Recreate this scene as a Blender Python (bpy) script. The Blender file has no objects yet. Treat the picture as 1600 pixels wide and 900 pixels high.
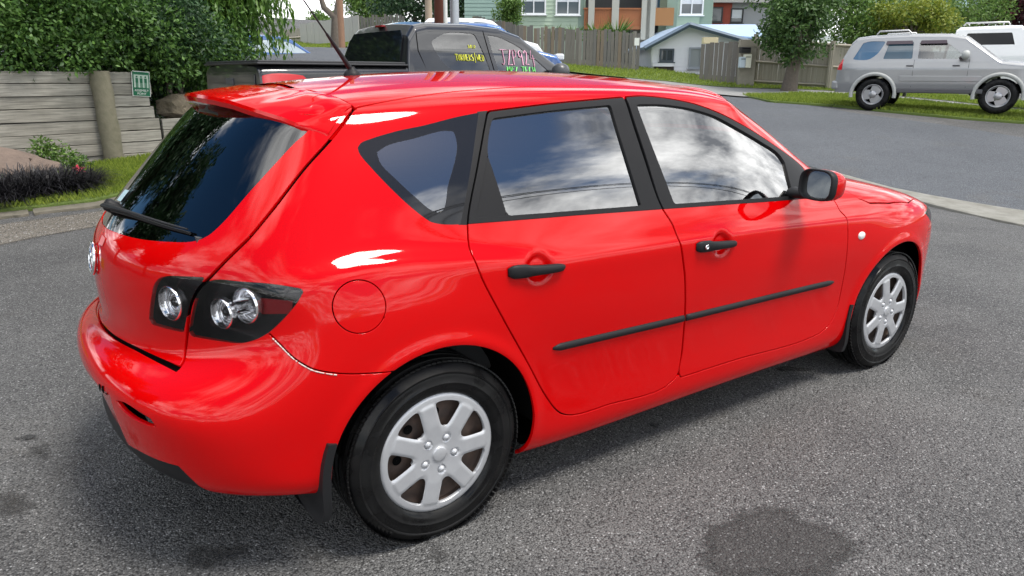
import bpy, bmesh, math, random
import numpy as np
from mathutils import Vector, Matrix, Euler
sc = bpy.context.scene
COL = sc.collection
R_ = math.radians
# ---------------------------------------------------------------- camera
def cam_axes(yaw, pitch, roll):
    cy, sy, cp, sp = math.cos(yaw), math.sin(yaw), math.cos(pitch), math.sin(pitch)
    f = np.array([cy*cp, sy*cp, sp]); r = np.array([sy, -cy, 0]); u = np.cross(r, f)
    c, s = math.cos(roll), math.sin(roll)
    return c*r+s*u, -s*r+c*u, f
CAM_P = np.array([-1.0298, -2.7137, 1.4646]); CAM_F = 1153.07
CR, CU, CF = cam_axes(0.959034, -0.279899, 0.004228)
cd = bpy.data.cameras.new('camera'); cam = bpy.data.objects.new('camera', cd); COL.objects.link(cam)
cam.matrix_world = Matrix(((CR[0], CU[0], -CF[0], CAM_P[0]), (CR[1], CU[1], -CF[1], CAM_P[1]), (CR[2], CU[2], -CF[2], CAM_P[2]), (0, 0, 0, 1)))
cd.sensor_width = 36; cd.lens = CAM_F/1600*36; cd.clip_start = .05; cd.clip_end = 2000
sc.camera = cam
# ---------------------------------------------------------------- light
SUN_EL, SUN_AZ = 66., -62.      # azimuth of the direction towards the sun, degrees from +X towards +Y
sc.view_settings.view_transform = 'Standard'; sc.view_settings.look = 'None'; sc.view_settings.gamma = 1.0
sc.view_settings.exposure = 0.32
w = bpy.data.worlds.new('World'); sc.world = w; w.use_nodes = True
nt = w.node_tree; nt.nodes.clear()
def wn(t, **k):
    n = nt.nodes.new(t)
    for a, b in k.items(): setattr(n, a, b)
    return n
out = wn('ShaderNodeOutputWorld'); bg = wn('ShaderNodeBackground'); bg.inputs['Strength'].default_value = .082
sky = wn('ShaderNodeTexSky', sky_type='NISHITA', sun_disc=False)
sky.sun_elevation = R_(SUN_EL); sky.sun_rotation = R_(90-SUN_AZ); sky.air_density = 1.0; sky.dust_density = .6; sky.ozone_density = 1.5
# broken cloud over the whole sky: noise on a flat cloud layer seen in perspective
tc = wn('ShaderNodeTexCoord'); sep = wn('ShaderNodeSeparateXYZ'); nt.links.new(tc.outputs['Generated'], sep.inputs[0])
def wm(op, a, b=None, c=None):
    n = wn('ShaderNodeMath', operation=op)
    for i, x in enumerate((a, b, c)):
        if x is None: continue
        if isinstance(x, (int, float)): n.inputs[i].default_value = x
        else: nt.links.new(x, n.inputs[i])
    return n.outputs[0]
zc = wm('ADD', wm('MAXIMUM', sep.outputs[2], 0.0), .14)
cmb = wn('ShaderNodeCombineXYZ'); nt.links.new(wm('DIVIDE', sep.outputs[0], zc), cmb.inputs[0]); nt.links.new(wm('DIVIDE', sep.outputs[1], zc), cmb.inputs[1])
def wnoise(scale, detail, rough, off, dist=0.):
    mp = wn('ShaderNodeMapping'); mp.inputs['Location'].default_value = off; mp.inputs['Scale'].default_value = (1, 1.35, 1); nt.links.new(cmb.outputs[0], mp.inputs[0])
    n = wn('ShaderNodeTexNoise'); n.inputs['Scale'].default_value = scale; n.inputs['Detail'].default_value = detail; n.inputs['Roughness'].default_value = rough; n.inputs['Distortion'].default_value = dist
    nt.links.new(mp.outputs[0], n.inputs['Vector']); return n.outputs['Fac']
n1 = wnoise(.62, 9, .55, (7.4, 2.9, 0), .3)
n2 = wnoise(2.1, 6, .6, (8.2, 4.4, 2))
mr = wn('ShaderNodeMapRange', interpolation_type='SMOOTHSTEP'); mr.inputs['From Min'].default_value = .43; mr.inputs['From Max'].default_value = .53; nt.links.new(n1, mr.inputs['Value'])
cr = wn('ShaderNodeValToRGB'); cr.color_ramp.elements[0].position = .38; cr.color_ramp.elements[1].position = .70
cr.color_ramp.elements[0].color = (5.5, 5.8, 6.4, 1); cr.color_ramp.elements[1].color = (40., 40., 39.5, 1)
nt.links.new(n2, cr.inputs[0])
mx = wn('ShaderNodeMix', data_type='RGBA'); nt.links.new(mr.outputs[0], mx.inputs['Factor']); hs = wn('ShaderNodeHueSaturation'); hs.inputs['Saturation'].default_value = 1.3; hs.inputs['Value'].default_value = 1.25; nt.links.new(sky.outputs[0], hs.inputs['Color']); nt.links.new(hs.outputs[0], mx.inputs['A']); nt.links.new(cr.outputs[0], mx.inputs['B'])
nt.links.new(mx.outputs['Result'], bg.inputs[0]); nt.links.new(bg.outputs[0], out.inputs[0])
sl = bpy.data.lights.new('sun', 'SUN'); so = bpy.data.objects.new('sun', sl); COL.objects.link(so)
sl.energy = 3.3; sl.angle = R_(18); sl.color = (1, .95, .87)
sd = Vector((math.cos(R_(SUN_EL))*math.cos(R_(SUN_AZ)), math.cos(R_(SUN_EL))*math.sin(R_(SUN_AZ)), math.sin(R_(SUN_EL))))
so.rotation_euler = sd.to_track_quat('Z', 'Y').to_euler(); so.location = (0, -20, 30)
# ---------------------------------------------------------------- helpers
rnd = random.Random(7)
MATS = {}
def mat(name, col=(.5, .5, .5), rough=.5, metal=0., spec=.5, coat=0., coat_r=.03, coat_ior=1.5, noise=None, bump=None, alpha=None, emit=None):
    """procedural principled material; noise=(scale, amount, second colour), bump=(scale, strength, distance)"""
    if name in MATS: return MATS[name]
    m = bpy.data.materials.new(name); m.use_nodes = True; t = m.node_tree; b = t.nodes['Principled BSDF']
    b.inputs['Base Color'].default_value = (*col, 1); b.inputs['Roughness'].default_value = rough; b.inputs['Metallic'].default_value = metal
    b.inputs['Specular IOR Level'].default_value = spec; b.inputs['Coat Weight'].default_value = coat; b.inputs['Coat Roughness'].default_value = coat_r; b.inputs['Coat IOR'].default_value = coat_ior
    tc = None
    if noise or bump: tc = t.nodes.new('ShaderNodeTexCoord')
    if noise:
        n = t.nodes.new('ShaderNodeTexNoise'); n.inputs['Scale'].default_value = noise[0]; n.inputs['Detail'].default_value = 6; n.inputs['Roughness'].default_value = .62
        t.links.new(tc.outputs['Object'], n.inputs['Vector'])
        r = t.nodes.new('ShaderNodeMapRange'); r.inputs['From Min'].default_value = .5-noise[1]; r.inputs['From Max'].default_value = .5+noise[1]; t.links.new(n.outputs['Fac'], r.inputs['Value'])
        x = t.nodes.new('ShaderNodeMix'); x.data_type = 'RGBA'; x.inputs['A'].default_value = (*col, 1); x.inputs['B'].default_value = (*noise[2], 1)
        t.links.new(r.outputs[0], x.inputs['Factor']); t.links.new(x.outputs['Result'], b.inputs['Base Color'])
    if bump:
        n = t.nodes.new('ShaderNodeTexNoise'); n.inputs['Scale'].default_value = bump[0]; n.inputs['Detail'].default_value = 4
        t.links.new(tc.outputs['Object'], n.inputs['Vector'])
        u = t.nodes.new('ShaderNodeBump'); u.inputs['Strength'].default_value = bump[1]; u.inputs['Distance'].default_value = bump[2]
        t.links.new(n.outputs['Fac'], u.inputs['Height']); t.links.new(u.outputs[0], b.inputs['Normal'])
    MATS[name] = m; return m
def glass(name, tint, refl=1.0, rough=.0, ior=1.55):
    if name in MATS: return MATS[name]
    m = bpy.data.materials.new(name); m.use_nodes = True; t = m.node_tree; t.nodes.clear()
    o = t.nodes.new('ShaderNodeOutputMaterial'); mx = t.nodes.new('ShaderNodeMixShader'); tr = t.nodes.new('ShaderNodeBsdfTransparent'); gl = t.nodes.new('ShaderNodeBsdfGlossy')
    fr = t.nodes.new('ShaderNodeFresnel'); fr.inputs['IOR'].default_value = ior; tr.inputs[0].default_value = (*tint, 1); gl.inputs['Roughness'].default_value = rough
    ml = t.nodes.new('ShaderNodeMath'); ml.operation = 'MULTIPLY'; ml.inputs[1].default_value = refl; ml.use_clamp = True
    t.links.new(fr.outputs[0], ml.inputs[0]); t.links.new(ml.outputs[0], mx.inputs[0]); t.links.new(tr.outputs[0], mx.inputs[1]); t.links.new(gl.outputs[0], mx.inputs[2]); t.links.new(mx.outputs[0], o.inputs[0])
    MATS[name] = m; return m
def tag(o, label=None, cat=None, group=None, kind=None):
    for k, v in (('label', label), ('category', cat), ('group', group), ('kind', kind)):
        if v: o[k] = v
    return o
def empty(name, loc, rz=0, label=None, cat=None, group=None):
    o = bpy.data.objects.new(name, None); COL.objects.link(o); o.location = loc; o.rotation_euler = (0, 0, rz); o.empty_display_size = .2
    return tag(o, label, cat, group)
def mesh_obj(name, V, F, m, parent=None, N=None, smooth=True):
    me = bpy.data.meshes.new(name); V = np.asarray(V, float)
    me.from_pydata([tuple(v) for v in V], [], [tuple(int(i) for i in f) for f in F])
    if smooth: me.shade_smooth()
    if N is not None: me.normals_split_custom_set_from_vertices([tuple(n) for n in N])
    o = bpy.data.objects.new(name, me); COL.objects.link(o)
    for mm in (m if isinstance(m, (list, tuple)) else [m]): me.materials.append(mm)
    if parent is not None: o.parent = parent
    return o
class MB:
    """collects simple shapes; build() links them as one mesh object"""
    def __init__(s): s.v, s.f, s.sm = [], [], []
    def add(s, V, F, smooth=False):
        b = len(s.v); s.v += [tuple(map(float, p)) for p in V]; s.f += [tuple(i+b for i in f) for f in F]; s.sm += [smooth]*len(F); return s
    def box(s, c, d, rz=0., M=None):
        x, y, z = d[0]/2, d[1]/2, d[2]/2
        V = [(a*x, b*y, e*z) for e in (-1, 1) for a, b in ((-1, -1), (1, -1), (1, 1), (-1, 1))]
        if rz: V = [(p[0]*math.cos(rz)-p[1]*math.sin(rz), p[0]*math.sin(rz)+p[1]*math.cos(rz), p[2]) for p in V]
        if M is not None: V = [tuple(M@Vector(p)) for p in V]
        V = [(p[0]+c[0], p[1]+c[1], p[2]+c[2]) for p in V]
        return s.add(V, [(3, 2, 1, 0), (4, 5, 6, 7), (0, 1, 5, 4), (1, 2, 6, 5), (2, 3, 7, 6), (3, 0, 4, 7)])
    def tube(s, pts, r, n=8, cap=True, flat=1.0, smooth=True):
        pts = [Vector(p) for p in pts]; rr = r if isinstance(r, (list, tuple)) else [r]*len(pts); V = []; F = []; ref = None
        for i, p in enumerate(pts):
            t = (pts[min(i+1, len(pts)-1)]-pts[max(i-1, 0)]).normalized()
            if ref is None: ref = Vector((0, 0, 1)) if abs(t.z) < .9 else Vector((1, 0, 0))
            a = t.cross(ref).normalized(); b = a.cross(t).normalized(); ref = b
            for k in range(n):
                q = 2*math.pi*k/n; V.append(p+(a*math.cos(q)+b*math.sin(q)*flat)*rr[i])
        for i in range(len(pts)-1):
            for k in range(n): F.append((i*n+k, i*n+(k+1) % n, (i+1)*n+(k+1) % n, (i+1)*n+k))
        s.add(V, F, smooth)
        if cap:
            s.add(V[:n], [tuple(range(n))[::-1]]); s.add(V[-n:], [tuple(range(n))])
        return s
    def lathe(s, prof, n=32, O=(0, 0, 0), A=(0, 0, 1), X=(1, 0, 0), close=False, smooth=True):
        A = Vector(A).normalized(); X = Vector(X); X = (X-A*X.dot(A)).normalized(); Y = A.cross(X); O = Vector(O); V = []; F = []
        for r, h in prof:
            for k in range(n):
                q = 2*math.pi*k/n; V.append(O+A*h+(X*math.cos(q)+Y*math.sin(q))*r)
        m = len(prof)
        for i in range(m-1+(1 if close else 0)):
            j = (i+1) % m
            for k in range(n): F.append((i*n+k, i*n+(k+1) % n, j*n+(k+1) % n, j*n+k))
        return s.add(V, F, smooth)
    def prism(s, poly, O, X, Y, depth):
        """polygon in the frame (X, Y) at O, thickness `depth` along X x Y"""
        O, X, Y = Vector(O), Vector(X).normalized(), Vector(Y).normalized(); Z = X.cross(Y); n = len(poly)
        V = [O+X*a+Y*b for a, b in poly]+[O+X*a+Y*b+Z*depth for a, b in poly]
        return s.add(V, [tuple(range(n))[::-1], tuple(range(n, 2*n))]+[(i, (i+1) % n, n+(i+1) % n, n+i) for i in range(n)])
    def build(s, name, m, parent=None, bevel=0., seg=2, smooth=None):
        me = bpy.data.meshes.new(name); me.from_pydata(s.v, [], s.f)
        me.polygons.foreach_set('use_smooth', [bool(x) if smooth is None else smooth for x in s.sm])
        o = bpy.data.objects.new(name, me); COL.objects.link(o); me.materials.append(m)
        if bevel:
            b = o.modifiers.new('bevel', 'BEVEL'); b.width = bevel; b.segments = seg; b.limit_method = 'ANGLE'; b.angle_limit = R_(40)
        if parent is not None: o.parent = parent
        me.validate(); return o
def smooth_poly(P, n=6, closed=True, corner=40., fillet=.012):
    """Hermite curve through the points; turns sharper than `corner` degrees stay corners with a small fillet"""
    P = np.asarray(P, float); m = len(P); T = []; cor = []
    for i in range(m):
        if not closed and i in (0, m-1): T.append(None); cor.append(True); continue
        a, b = P[i]-P[i-1], P[(i+1) % m]-P[i]; la, lb = np.linalg.norm(a), np.linalg.norm(b); a, b = a/la, b/lb
        c = math.degrees(math.acos(max(-1, min(1, a@b)))) > corner; cor.append(c)
        t = a*lb+b*la; T.append(None if c else t/np.linalg.norm(t))
    o = []; isc = []
    for i in range(m if closed else m-1):
        j = (i+1) % m; p, q = P[i], P[j]; L = np.linalg.norm(q-p); d = (q-p)/L
        t0 = d if T[i] is None else T[i]; t1 = d if T[j] is None else T[j]
        if T[i] is None and T[j] is not None: t0 = 2*d*(d@t1)-t1; t0 = (t0+d)/np.linalg.norm(t0+d)
        if T[j] is None and T[i] is not None: t1 = 2*d*(d@t0)-t0; t1 = (t1+d)/np.linalg.norm(t1+d)
        for s_ in np.arange(n)/n:
            h0, h1, h2, h3 = 2*s_**3-3*s_**2+1, s_**3-2*s_**2+s_, -2*s_**3+3*s_**2, s_**3-s_**2
            o.append(h0*p+.75*h1*L*t0+h2*q+.75*h3*L*t1); isc.append(s_ == 0 and cor[i] and closed)
    if not closed: o.append(P[-1]); isc.append(False)
    if fillet:
        r = []; k = len(o)
        for i in range(k):
            if not isc[i]: r.append(o[i]); continue
            a, b = o[i-1]-o[i], o[(i+1) % k]-o[i]; la, lb = np.linalg.norm(a), np.linalg.norm(b); f = min(fillet, .8*la, .8*lb)
            A, B = o[i]+a/la*f, o[i]+b/lb*f
            for s_ in (0, .25, .5, .75, 1): r.append((1-s_)**2*A+2*s_*(1-s_)*o[i]+s_*s_*B)
        o = r
    return np.array(o)
def sdpoly(q, P):
    """signed distance (negative inside) of points q (n,2) to polygon P"""
    P = np.asarray(P, float); d = np.full(len(q), 1e9); ins = np.zeros(len(q), bool)
    for i in range(len(P)):
        a, b = P[i-1], P[i]; e = b-a; w_ = q-a; t = np.clip((w_@e)/max(e@e, 1e-12), 0, 1); r = w_-t[:, None]*e
        d = np.minimum(d, (r*r).sum(1))
        c = ((a[1] > q[:, 1]) != (b[1] > q[:, 1]))
        if e[1] != 0: ins ^= c & (q[:, 0] < a[0]+(q[:, 1]-a[1])*e[0]/e[1])
    return np.sqrt(d)*np.where(ins, -1, 1)
def imprint(A, F, f):
    """split the triangles F along f = 0; A holds all vertex attributes"""
    f = np.where(np.abs(f) < 2e-5, 2e-5, f); s = f > 0; S = s[F]; c = S.sum(1)
    mixed = (c == 1) | (c == 2); keep = F[~mixed]; M = F[mixed]
    if len(M) == 0: return A, F
    lone = np.where((c[mixed] == 1)[:, None], S[mixed], ~S[mixed]).argmax(1); r = np.arange(len(M))
    a, b, d = M[r, lone], M[r, (lone+1) % 3], M[r, (lone+2) % 3]
    E = np.sort(np.concatenate([np.stack([a, b], 1), np.stack([a, d], 1)]), 1); U, inv = np.unique(E, axis=0, return_inverse=True); inv = inv.ravel()
    t = f[U[:, 0]]/(f[U[:, 0]]-f[U[:, 1]]); new = A[U[:, 0]]*(1-t)[:, None]+A[U[:, 1]]*t[:, None]
    n0 = len(A); p = n0+inv[:len(M)]; q = n0+inv[len(M):]
    return np.concatenate([A, new]), np.concatenate([keep, np.stack([a, p, q], 1), np.stack([p, b, d], 1), np.stack([p, d, q], 1)])
# ---------------------------------------------------------------- red car: smooth body surface
def bspl(n, t):
    """uniform cubic B-spline basis matrix: n data knots at 0..n-1, n+2 control points"""
    t = np.asarray(t, float); i = np.clip(np.floor(t).astype(int), 0, n-2); s = t-i
    B = np.zeros((len(t), n+2)); r = np.arange(len(t))
    B[r, i] += (1-s)**3/6; B[r, i+1] += (3*s**3-6*s**2+4)/6
    B[r, i+2] += (-3*s**3+3*s**2+3*s+1)/6; B[r, i+3] += s**3/6
    return B
def pfit(n, lam):
    A = bspl(n, np.arange(n)); m = n+2
    D = np.diff(np.eye(m), 3, axis=0)
    D2 = np.zeros((2, m)); D2[0, :3] = (1, -2, 1); D2[1, -3:] = (1, -2, 1)
    return np.linalg.solve(A.T@A+lam*D.T@D+1e-4*D2.T@D2, A.T)
def pw(x, xs, ys): return np.interp(x, xs, ys)

# section of the flank (z, half width) at mid length
SEC_Z = [.17, .205, .26, .32, .38, .45, .53, .61, .69, .77, .83, .87, .90, .93, .97, 1.02, 1.12, 1.22, 1.31, 1.365, 1.40]
SEC_Y = [.790, .832, .853, .855, .852, .855, .863, .8705, .875, .8765, .874, .868, .858, .846, .828, .803, .757, .706, .651, .611, .570]
NC, NR = 21, 21
def car_grid():
    P = np.zeros((NC, NR, 3))
    # --- side columns 6..14, by x
    colx = {5: -.40, 6: -.20, 7: .12, 8: .5, 9: .9, 10: 1.3, 11: 1.65, 12: 1.98, 13: 2.3, 14: 2.64, 15: 2.95}
    zs = [.17, .205, .26, .34, .44, .54, .64, .73, .80, .855, .90, .95, 1.02, 1.12, 1.22, 1.31, 1.37, 1.405]
    belt_z = lambda x: pw(x, [-.5, .12, 1.0, 1.98, 2.4], [1.06, 1.045, 1.015, .975, .95])
    top_z = lambda x: pw(x, [-.4, -.2, .12, .5, .9, 1.3, 1.65, 1.98], [-.035, -.022, -.004, .004, .006, .0, -.02, -.06])
    roof_c = lambda x: pw(x, [-.45, -.2, .1, .5, .9, 1.3, 1.6, 1.8, 2.0], [1.392, 1.431, 1.464, 1.480, 1.482, 1.468, 1.432, 1.402, 1.36])
    for c, x in colx.items():
        if c > 11: continue
        for r in range(18):
            z = zs[r]; y = pw(z, SEC_Z, SEC_Y); xx = x
            if c == 5: z = max(z, [.275, .288, .325, .37][r] if r < 4 else z)
            if c == 6: z = max(z, [.25, .268, .305, .355][r] if r < 4 else z)
            y -= pw(x, [-.4, -.2, .12, .5], [pw(z, [.3, .6, .8, 1.0, 1.2, 1.4], [.012, .016, .04, .07, .062, .045]),
                                             pw(z, [.3, .6, .8, 1.0, 1.2, 1.4], [.002, .004, .02, .04, .038, .028]), .006, 0])
            y -= pw(x, [1.3, 1.65, 1.98], [0, .002, .008])
            if z > .95:
                k = pw(z, [.95, 1.37], [0, 1]); z += top_z(x)*k
                xx += pw(x, [-.4, -.2, .12, .5, 1.3, 1.65, 1.98], [.17, .10, .05, .02, -.02, -.06, -.1])*k
                y -= pw(x, [1.3, 1.65], [0, .012])*k
            P[c, r] = (xx, y, z)
        xr = P[c, 17, 0]; ye, ze = P[c, 17, 1], P[c, 17, 2]; zc = roof_c(xr)
        for r, q in ((18, .70), (19, .36), (20, 0.)):
            P[c, r] = (xr, ye*q, zc-(zc-ze)*q**2.6)
    # --- rear columns 0..4 (c5 is side): rings with their own heights
    rz = [.268, .282, .325, .40, .48, .565, .62, .648, .70, .78, .86, .93, .985, 1.08, 1.19, 1.295, 1.372, 1.398]
    rx = [-.72, -.80, -.842, -.864, -.879, -.886, -.874, -.812, -.809, -.812, -.806, -.794, -.768, -.685, -.585, -.487, -.40, -.345]
    ry = {0: 0, 1: .28, 2: .50, 3: .635, 4: .742}
    for c in range(5):
        for r in range(18):
            z, x0 = rz[r], rx[r]; k = pw(z, [.60, .66], [0, 1]); kt = pw(z, [.97, 1.37], [0, 1])
            yb = [0, .30, .53, .685, .79][c]; yh = [0, .27, .475, .60, .70][c]; yt = [0, .235, .40, .475, .525][c]
            y = yb*(1-k)+yh*k; y = y*(1-kt)+yt*kt
            ob = [0, .022, .082, .168, .30][c]; oh = [0, .036, .122, .208, .318][c]; ot = [0, .02, .065, .105, .155][c]
            o = ob*(1-k)+oh*k; o = o*(1-kt)+ot*kt
            if r in (6, 7):   # ledge dies out towards the corner
                pass
            zz = z-[0, .004, .012, .02, .012][c]*kt
            bt = pw(z, [.268, .325], [1, 0]); y -= .05*bt*(c > 0)
            P[c, r] = (x0+o, y, zz)
        # merge of ring heights toward the side for c3,c4
    for c, w in ((3, .18), (4, .55)):
        for r in range(18):
            zt = max(zs[r], [.27, .285, .325, .385][r] if r < 4 else 0); P[c, r, 2] = P[c, r, 2]*(1-w)+(zt+(top_z(-.4) if zt > .95 else 0)*pw(zt, [.95, 1.37], [0, 1]))*w
    # roof rings of the rear columns
    sp = {0: (-.27, -.19, -.11), 1: (-.235, -.145, -.07), 2: (-.195, -.11, -.035), 3: (-.155, -.075, .0), 4: (-.10, -.045, .03)}
    for c in range(5):
        ye, ze = P[c, 17, 1], P[c, 17, 2]
        for r, q in ((18, .70), (19, .36), (20, 0.)):
            x = sp[c][r-18]; zc = roof_c(x)
            P[c, r] = (x, ye*q, zc-(zc-ze)*q**2.2*(1 if c else 0))
    # --- front columns 12..20
    FX = {12: 1.98, 13: 2.30, 14: 2.64, 15: 2.95, 16: 3.18, 17: 3.33, 18: 3.44, 19: 3.515, 20: 3.535}
    FY = {12: .868, 13: .868, 14: .868, 15: .838, 16: .755, 17: .64, 18: .47, 19: .24, 20: 0}
    cow = {12: (2.06, .755, .985), 13: (2.14, .71, .998), 14: (2.21, .65, 1.006), 15: (2.27, .58, 1.012), 16: (2.32, .48, 1.018),
           17: (2.355, .37, 1.023), 18: (2.38, .25, 1.027), 19: (2.395, .13, 1.03), 20: (2.40, 0, 1.031)}
    wst = {12: (1.56, .578, 1.352), 13: (1.60, .55, 1.372), 14: (1.63, .50, 1.388), 15: (1.65, .44, 1.398), 16: (1.665, .37, 1.405),
           17: (1.675, .29, 1.410), 18: (1.682, .19, 1.414), 19: (1.686, .10, 1.416), 20: (1.688, 0, 1.417)}
    for c in range(12, 21):
        x, y = FX[c], FY[c]
        shz = pw(x, [1.98, 2.3, 2.64, 2.95, 3.18, 3.33, 3.44, 3.535], [.895, .882, .862, .832, .80, .775, .757, .742])
        tz = [.17, .205, .26, .34, .44, .54, .64, .73]
        for r in range(8):
            z = tz[r]*1.0 if c < 16 else tz[r]*.97
            yy = y+(pw(z, SEC_Z, SEC_Y)-.868)*(1 if c < 16 else .5); xx = x
            if c > 15:
                inn = pw(z, [.17, .26, .5, .73], [.06, .015, 0, .05]); xx -= inn*(1 if c > 16 else .6)
            P[c, r] = (xx, max(yy, 0) if c < 20 else 0, z)
        # shoulder and bonnet
        A = P[c, 7].copy(); S = np.array([x-pw(c, [15, 17, 20], [0, .05, .10]), max(0, y-pw(c, [12, 15, 17, 20], [.03, .055, .06, 0])), shz])
        if c < 15: S[1] = y-.034
        K = np.array(cow[c]); 
        P[c, 8] = A*.45+S*.55+np.array([.012*(c > 16), .010*(c < 19), -.004]); P[c, 9] = S
        for r, q in ((10, .22), (11, .6), (12, .95)):
            Q = S*(1-q)+K*q; Q[2] += .035*math.sin(math.pi*min(1, q*1.02))*pw(c, [12, 14, 17], [.0, .9, 1.0]); P[c, r] = Q
        P[c, 12] = K
        T = np.array(wst[c])
        for r, q in ((13, .30), (14, .58), (15, .82), (16, .955), (17, 1.03)):
            Q = K*(1-q)+T*q; Q[2] += .012*math.sin(math.pi*min(q, 1)); P[c, r] = Q
        sx = {12: 1.46, 13: 1.49, 14: 1.515, 15: 1.535, 16: 1.55, 17: 1.562, 18: 1.572, 19: 1.58, 20: 1.585}[c]
        E_ = P[c, 17]
        for r, q in ((18, .70), (19, .36), (20, 0.)):
            xx = E_[0]*(q)+sx*(1-q); zc = roof_c(xx); P[c, r] = (xx, E_[1]*q, zc-(roof_c(E_[0])-E_[2])*q**2.6)
    P[:, :, 1] *= -1
    return P
def car_surface(nu=640, nv=230):
    P = car_grid(); G = 3
    mir = np.array([1, -1, 1.])
    Q = np.concatenate([P[G:0:-1]*mir, P, P[-2:-2-G:-1]*mir], 0)               # mirrored ghost columns
    Q = np.concatenate([Q, Q[:, -2:-2-G:-1]*mir], 1)                            # ghost rings past the spine
    Au = pfit(Q.shape[0], .06); Av = pfit(Q.shape[1], .02)
    Ctl = np.einsum('ai,bj,ijk->abk', Au, Av, Q)
    # samples spaced evenly in length
    tu = np.linspace(0, NC-1, 2001); Lu = np.zeros(2001)
    for r in (5, 10, 14):
        S = np.einsum('ta,ak->tk', bspl(Q.shape[0], tu+G), np.einsum('b,abk->ak', bspl(Q.shape[1], [r])[0], Ctl))
        d = np.r_[0, np.linalg.norm(np.diff(S, axis=0), axis=1)]; Lu += np.cumsum(d)/d.sum()
    tv = np.linspace(0, NR-1, 2001); Lv = np.zeros(2001)
    for c in (2, 9, 11):
        S = np.einsum('tb,bk->tk', bspl(Q.shape[1], tv), np.einsum('a,abk->bk', bspl(Q.shape[0], [c+G])[0], Ctl))
        d = np.r_[0, np.linalg.norm(np.diff(S, axis=0), axis=1)]; Lv += np.cumsum(d)/d.sum()
    u = np.interp(np.linspace(0, Lu[-1], nu), Lu, tu); v = np.interp(np.linspace(0, Lv[-1], nv), Lv, tv)
    Bu, Bv = bspl(Q.shape[0], u+G), bspl(Q.shape[1], v)
    S = np.einsum('ia,jb,abk->ijk', Bu, Bv, Ctl)
    S[0, :, 1] = 0; S[-1, :, 1] = 0; S[:, -1, 1] = 0
    x, y, z = S[..., 0], S[..., 1], S[..., 2]
    # wheel-arch lips and sill tuck, pressed out of the flank
    side = np.clip((-y-.70)/.1, 0, 1)
    for cx, w in ((0., 1.), (2.64, 1.)):
        r = np.hypot(x-cx, z-.315); up = np.clip((z-.20)/.15, 0, 1)
        S[..., 1] -= side*up*w*(.011*np.exp(-((r-.368)/.030)**2)+.006*np.exp(-((r-.40)/.09)**2))
    # shoulder crease along the flank, strongest over the rear wheel
    zc = np.interp(x, [-.5, -.36, -.22, -.06, .14, .48, 1.05, 2.14, 2.5], [.925, .93, .945, .942, .922, .876, .866, .838, .82]); am = np.interp(x, [-.50, -.34, -.15, .1, .45, 1.9, 2.3, 2.6], [0, .010, .015, .012, .0055, .0055, .004, 0])
    t = (z-zc)/np.where(z > zc, .024, .05); S[..., 1] -= side*am*np.exp(-t*t)
    return S
def grid_normals(S):
    du = np.gradient(S, axis=0); dv = np.gradient(S, axis=1)
    mir = np.array([1, -1, 1.])
    du[0] = (S[1]-S[1]*mir); du[-1] = (S[-2]*mir-S[-2])
    dv[:, -1] = S[:, -2]*mir-S[:, -2]
    n = np.cross(du, dv); l = np.linalg.norm(n, axis=-1, keepdims=True); n = n/np.maximum(l, 1e-9)
    return n
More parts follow.
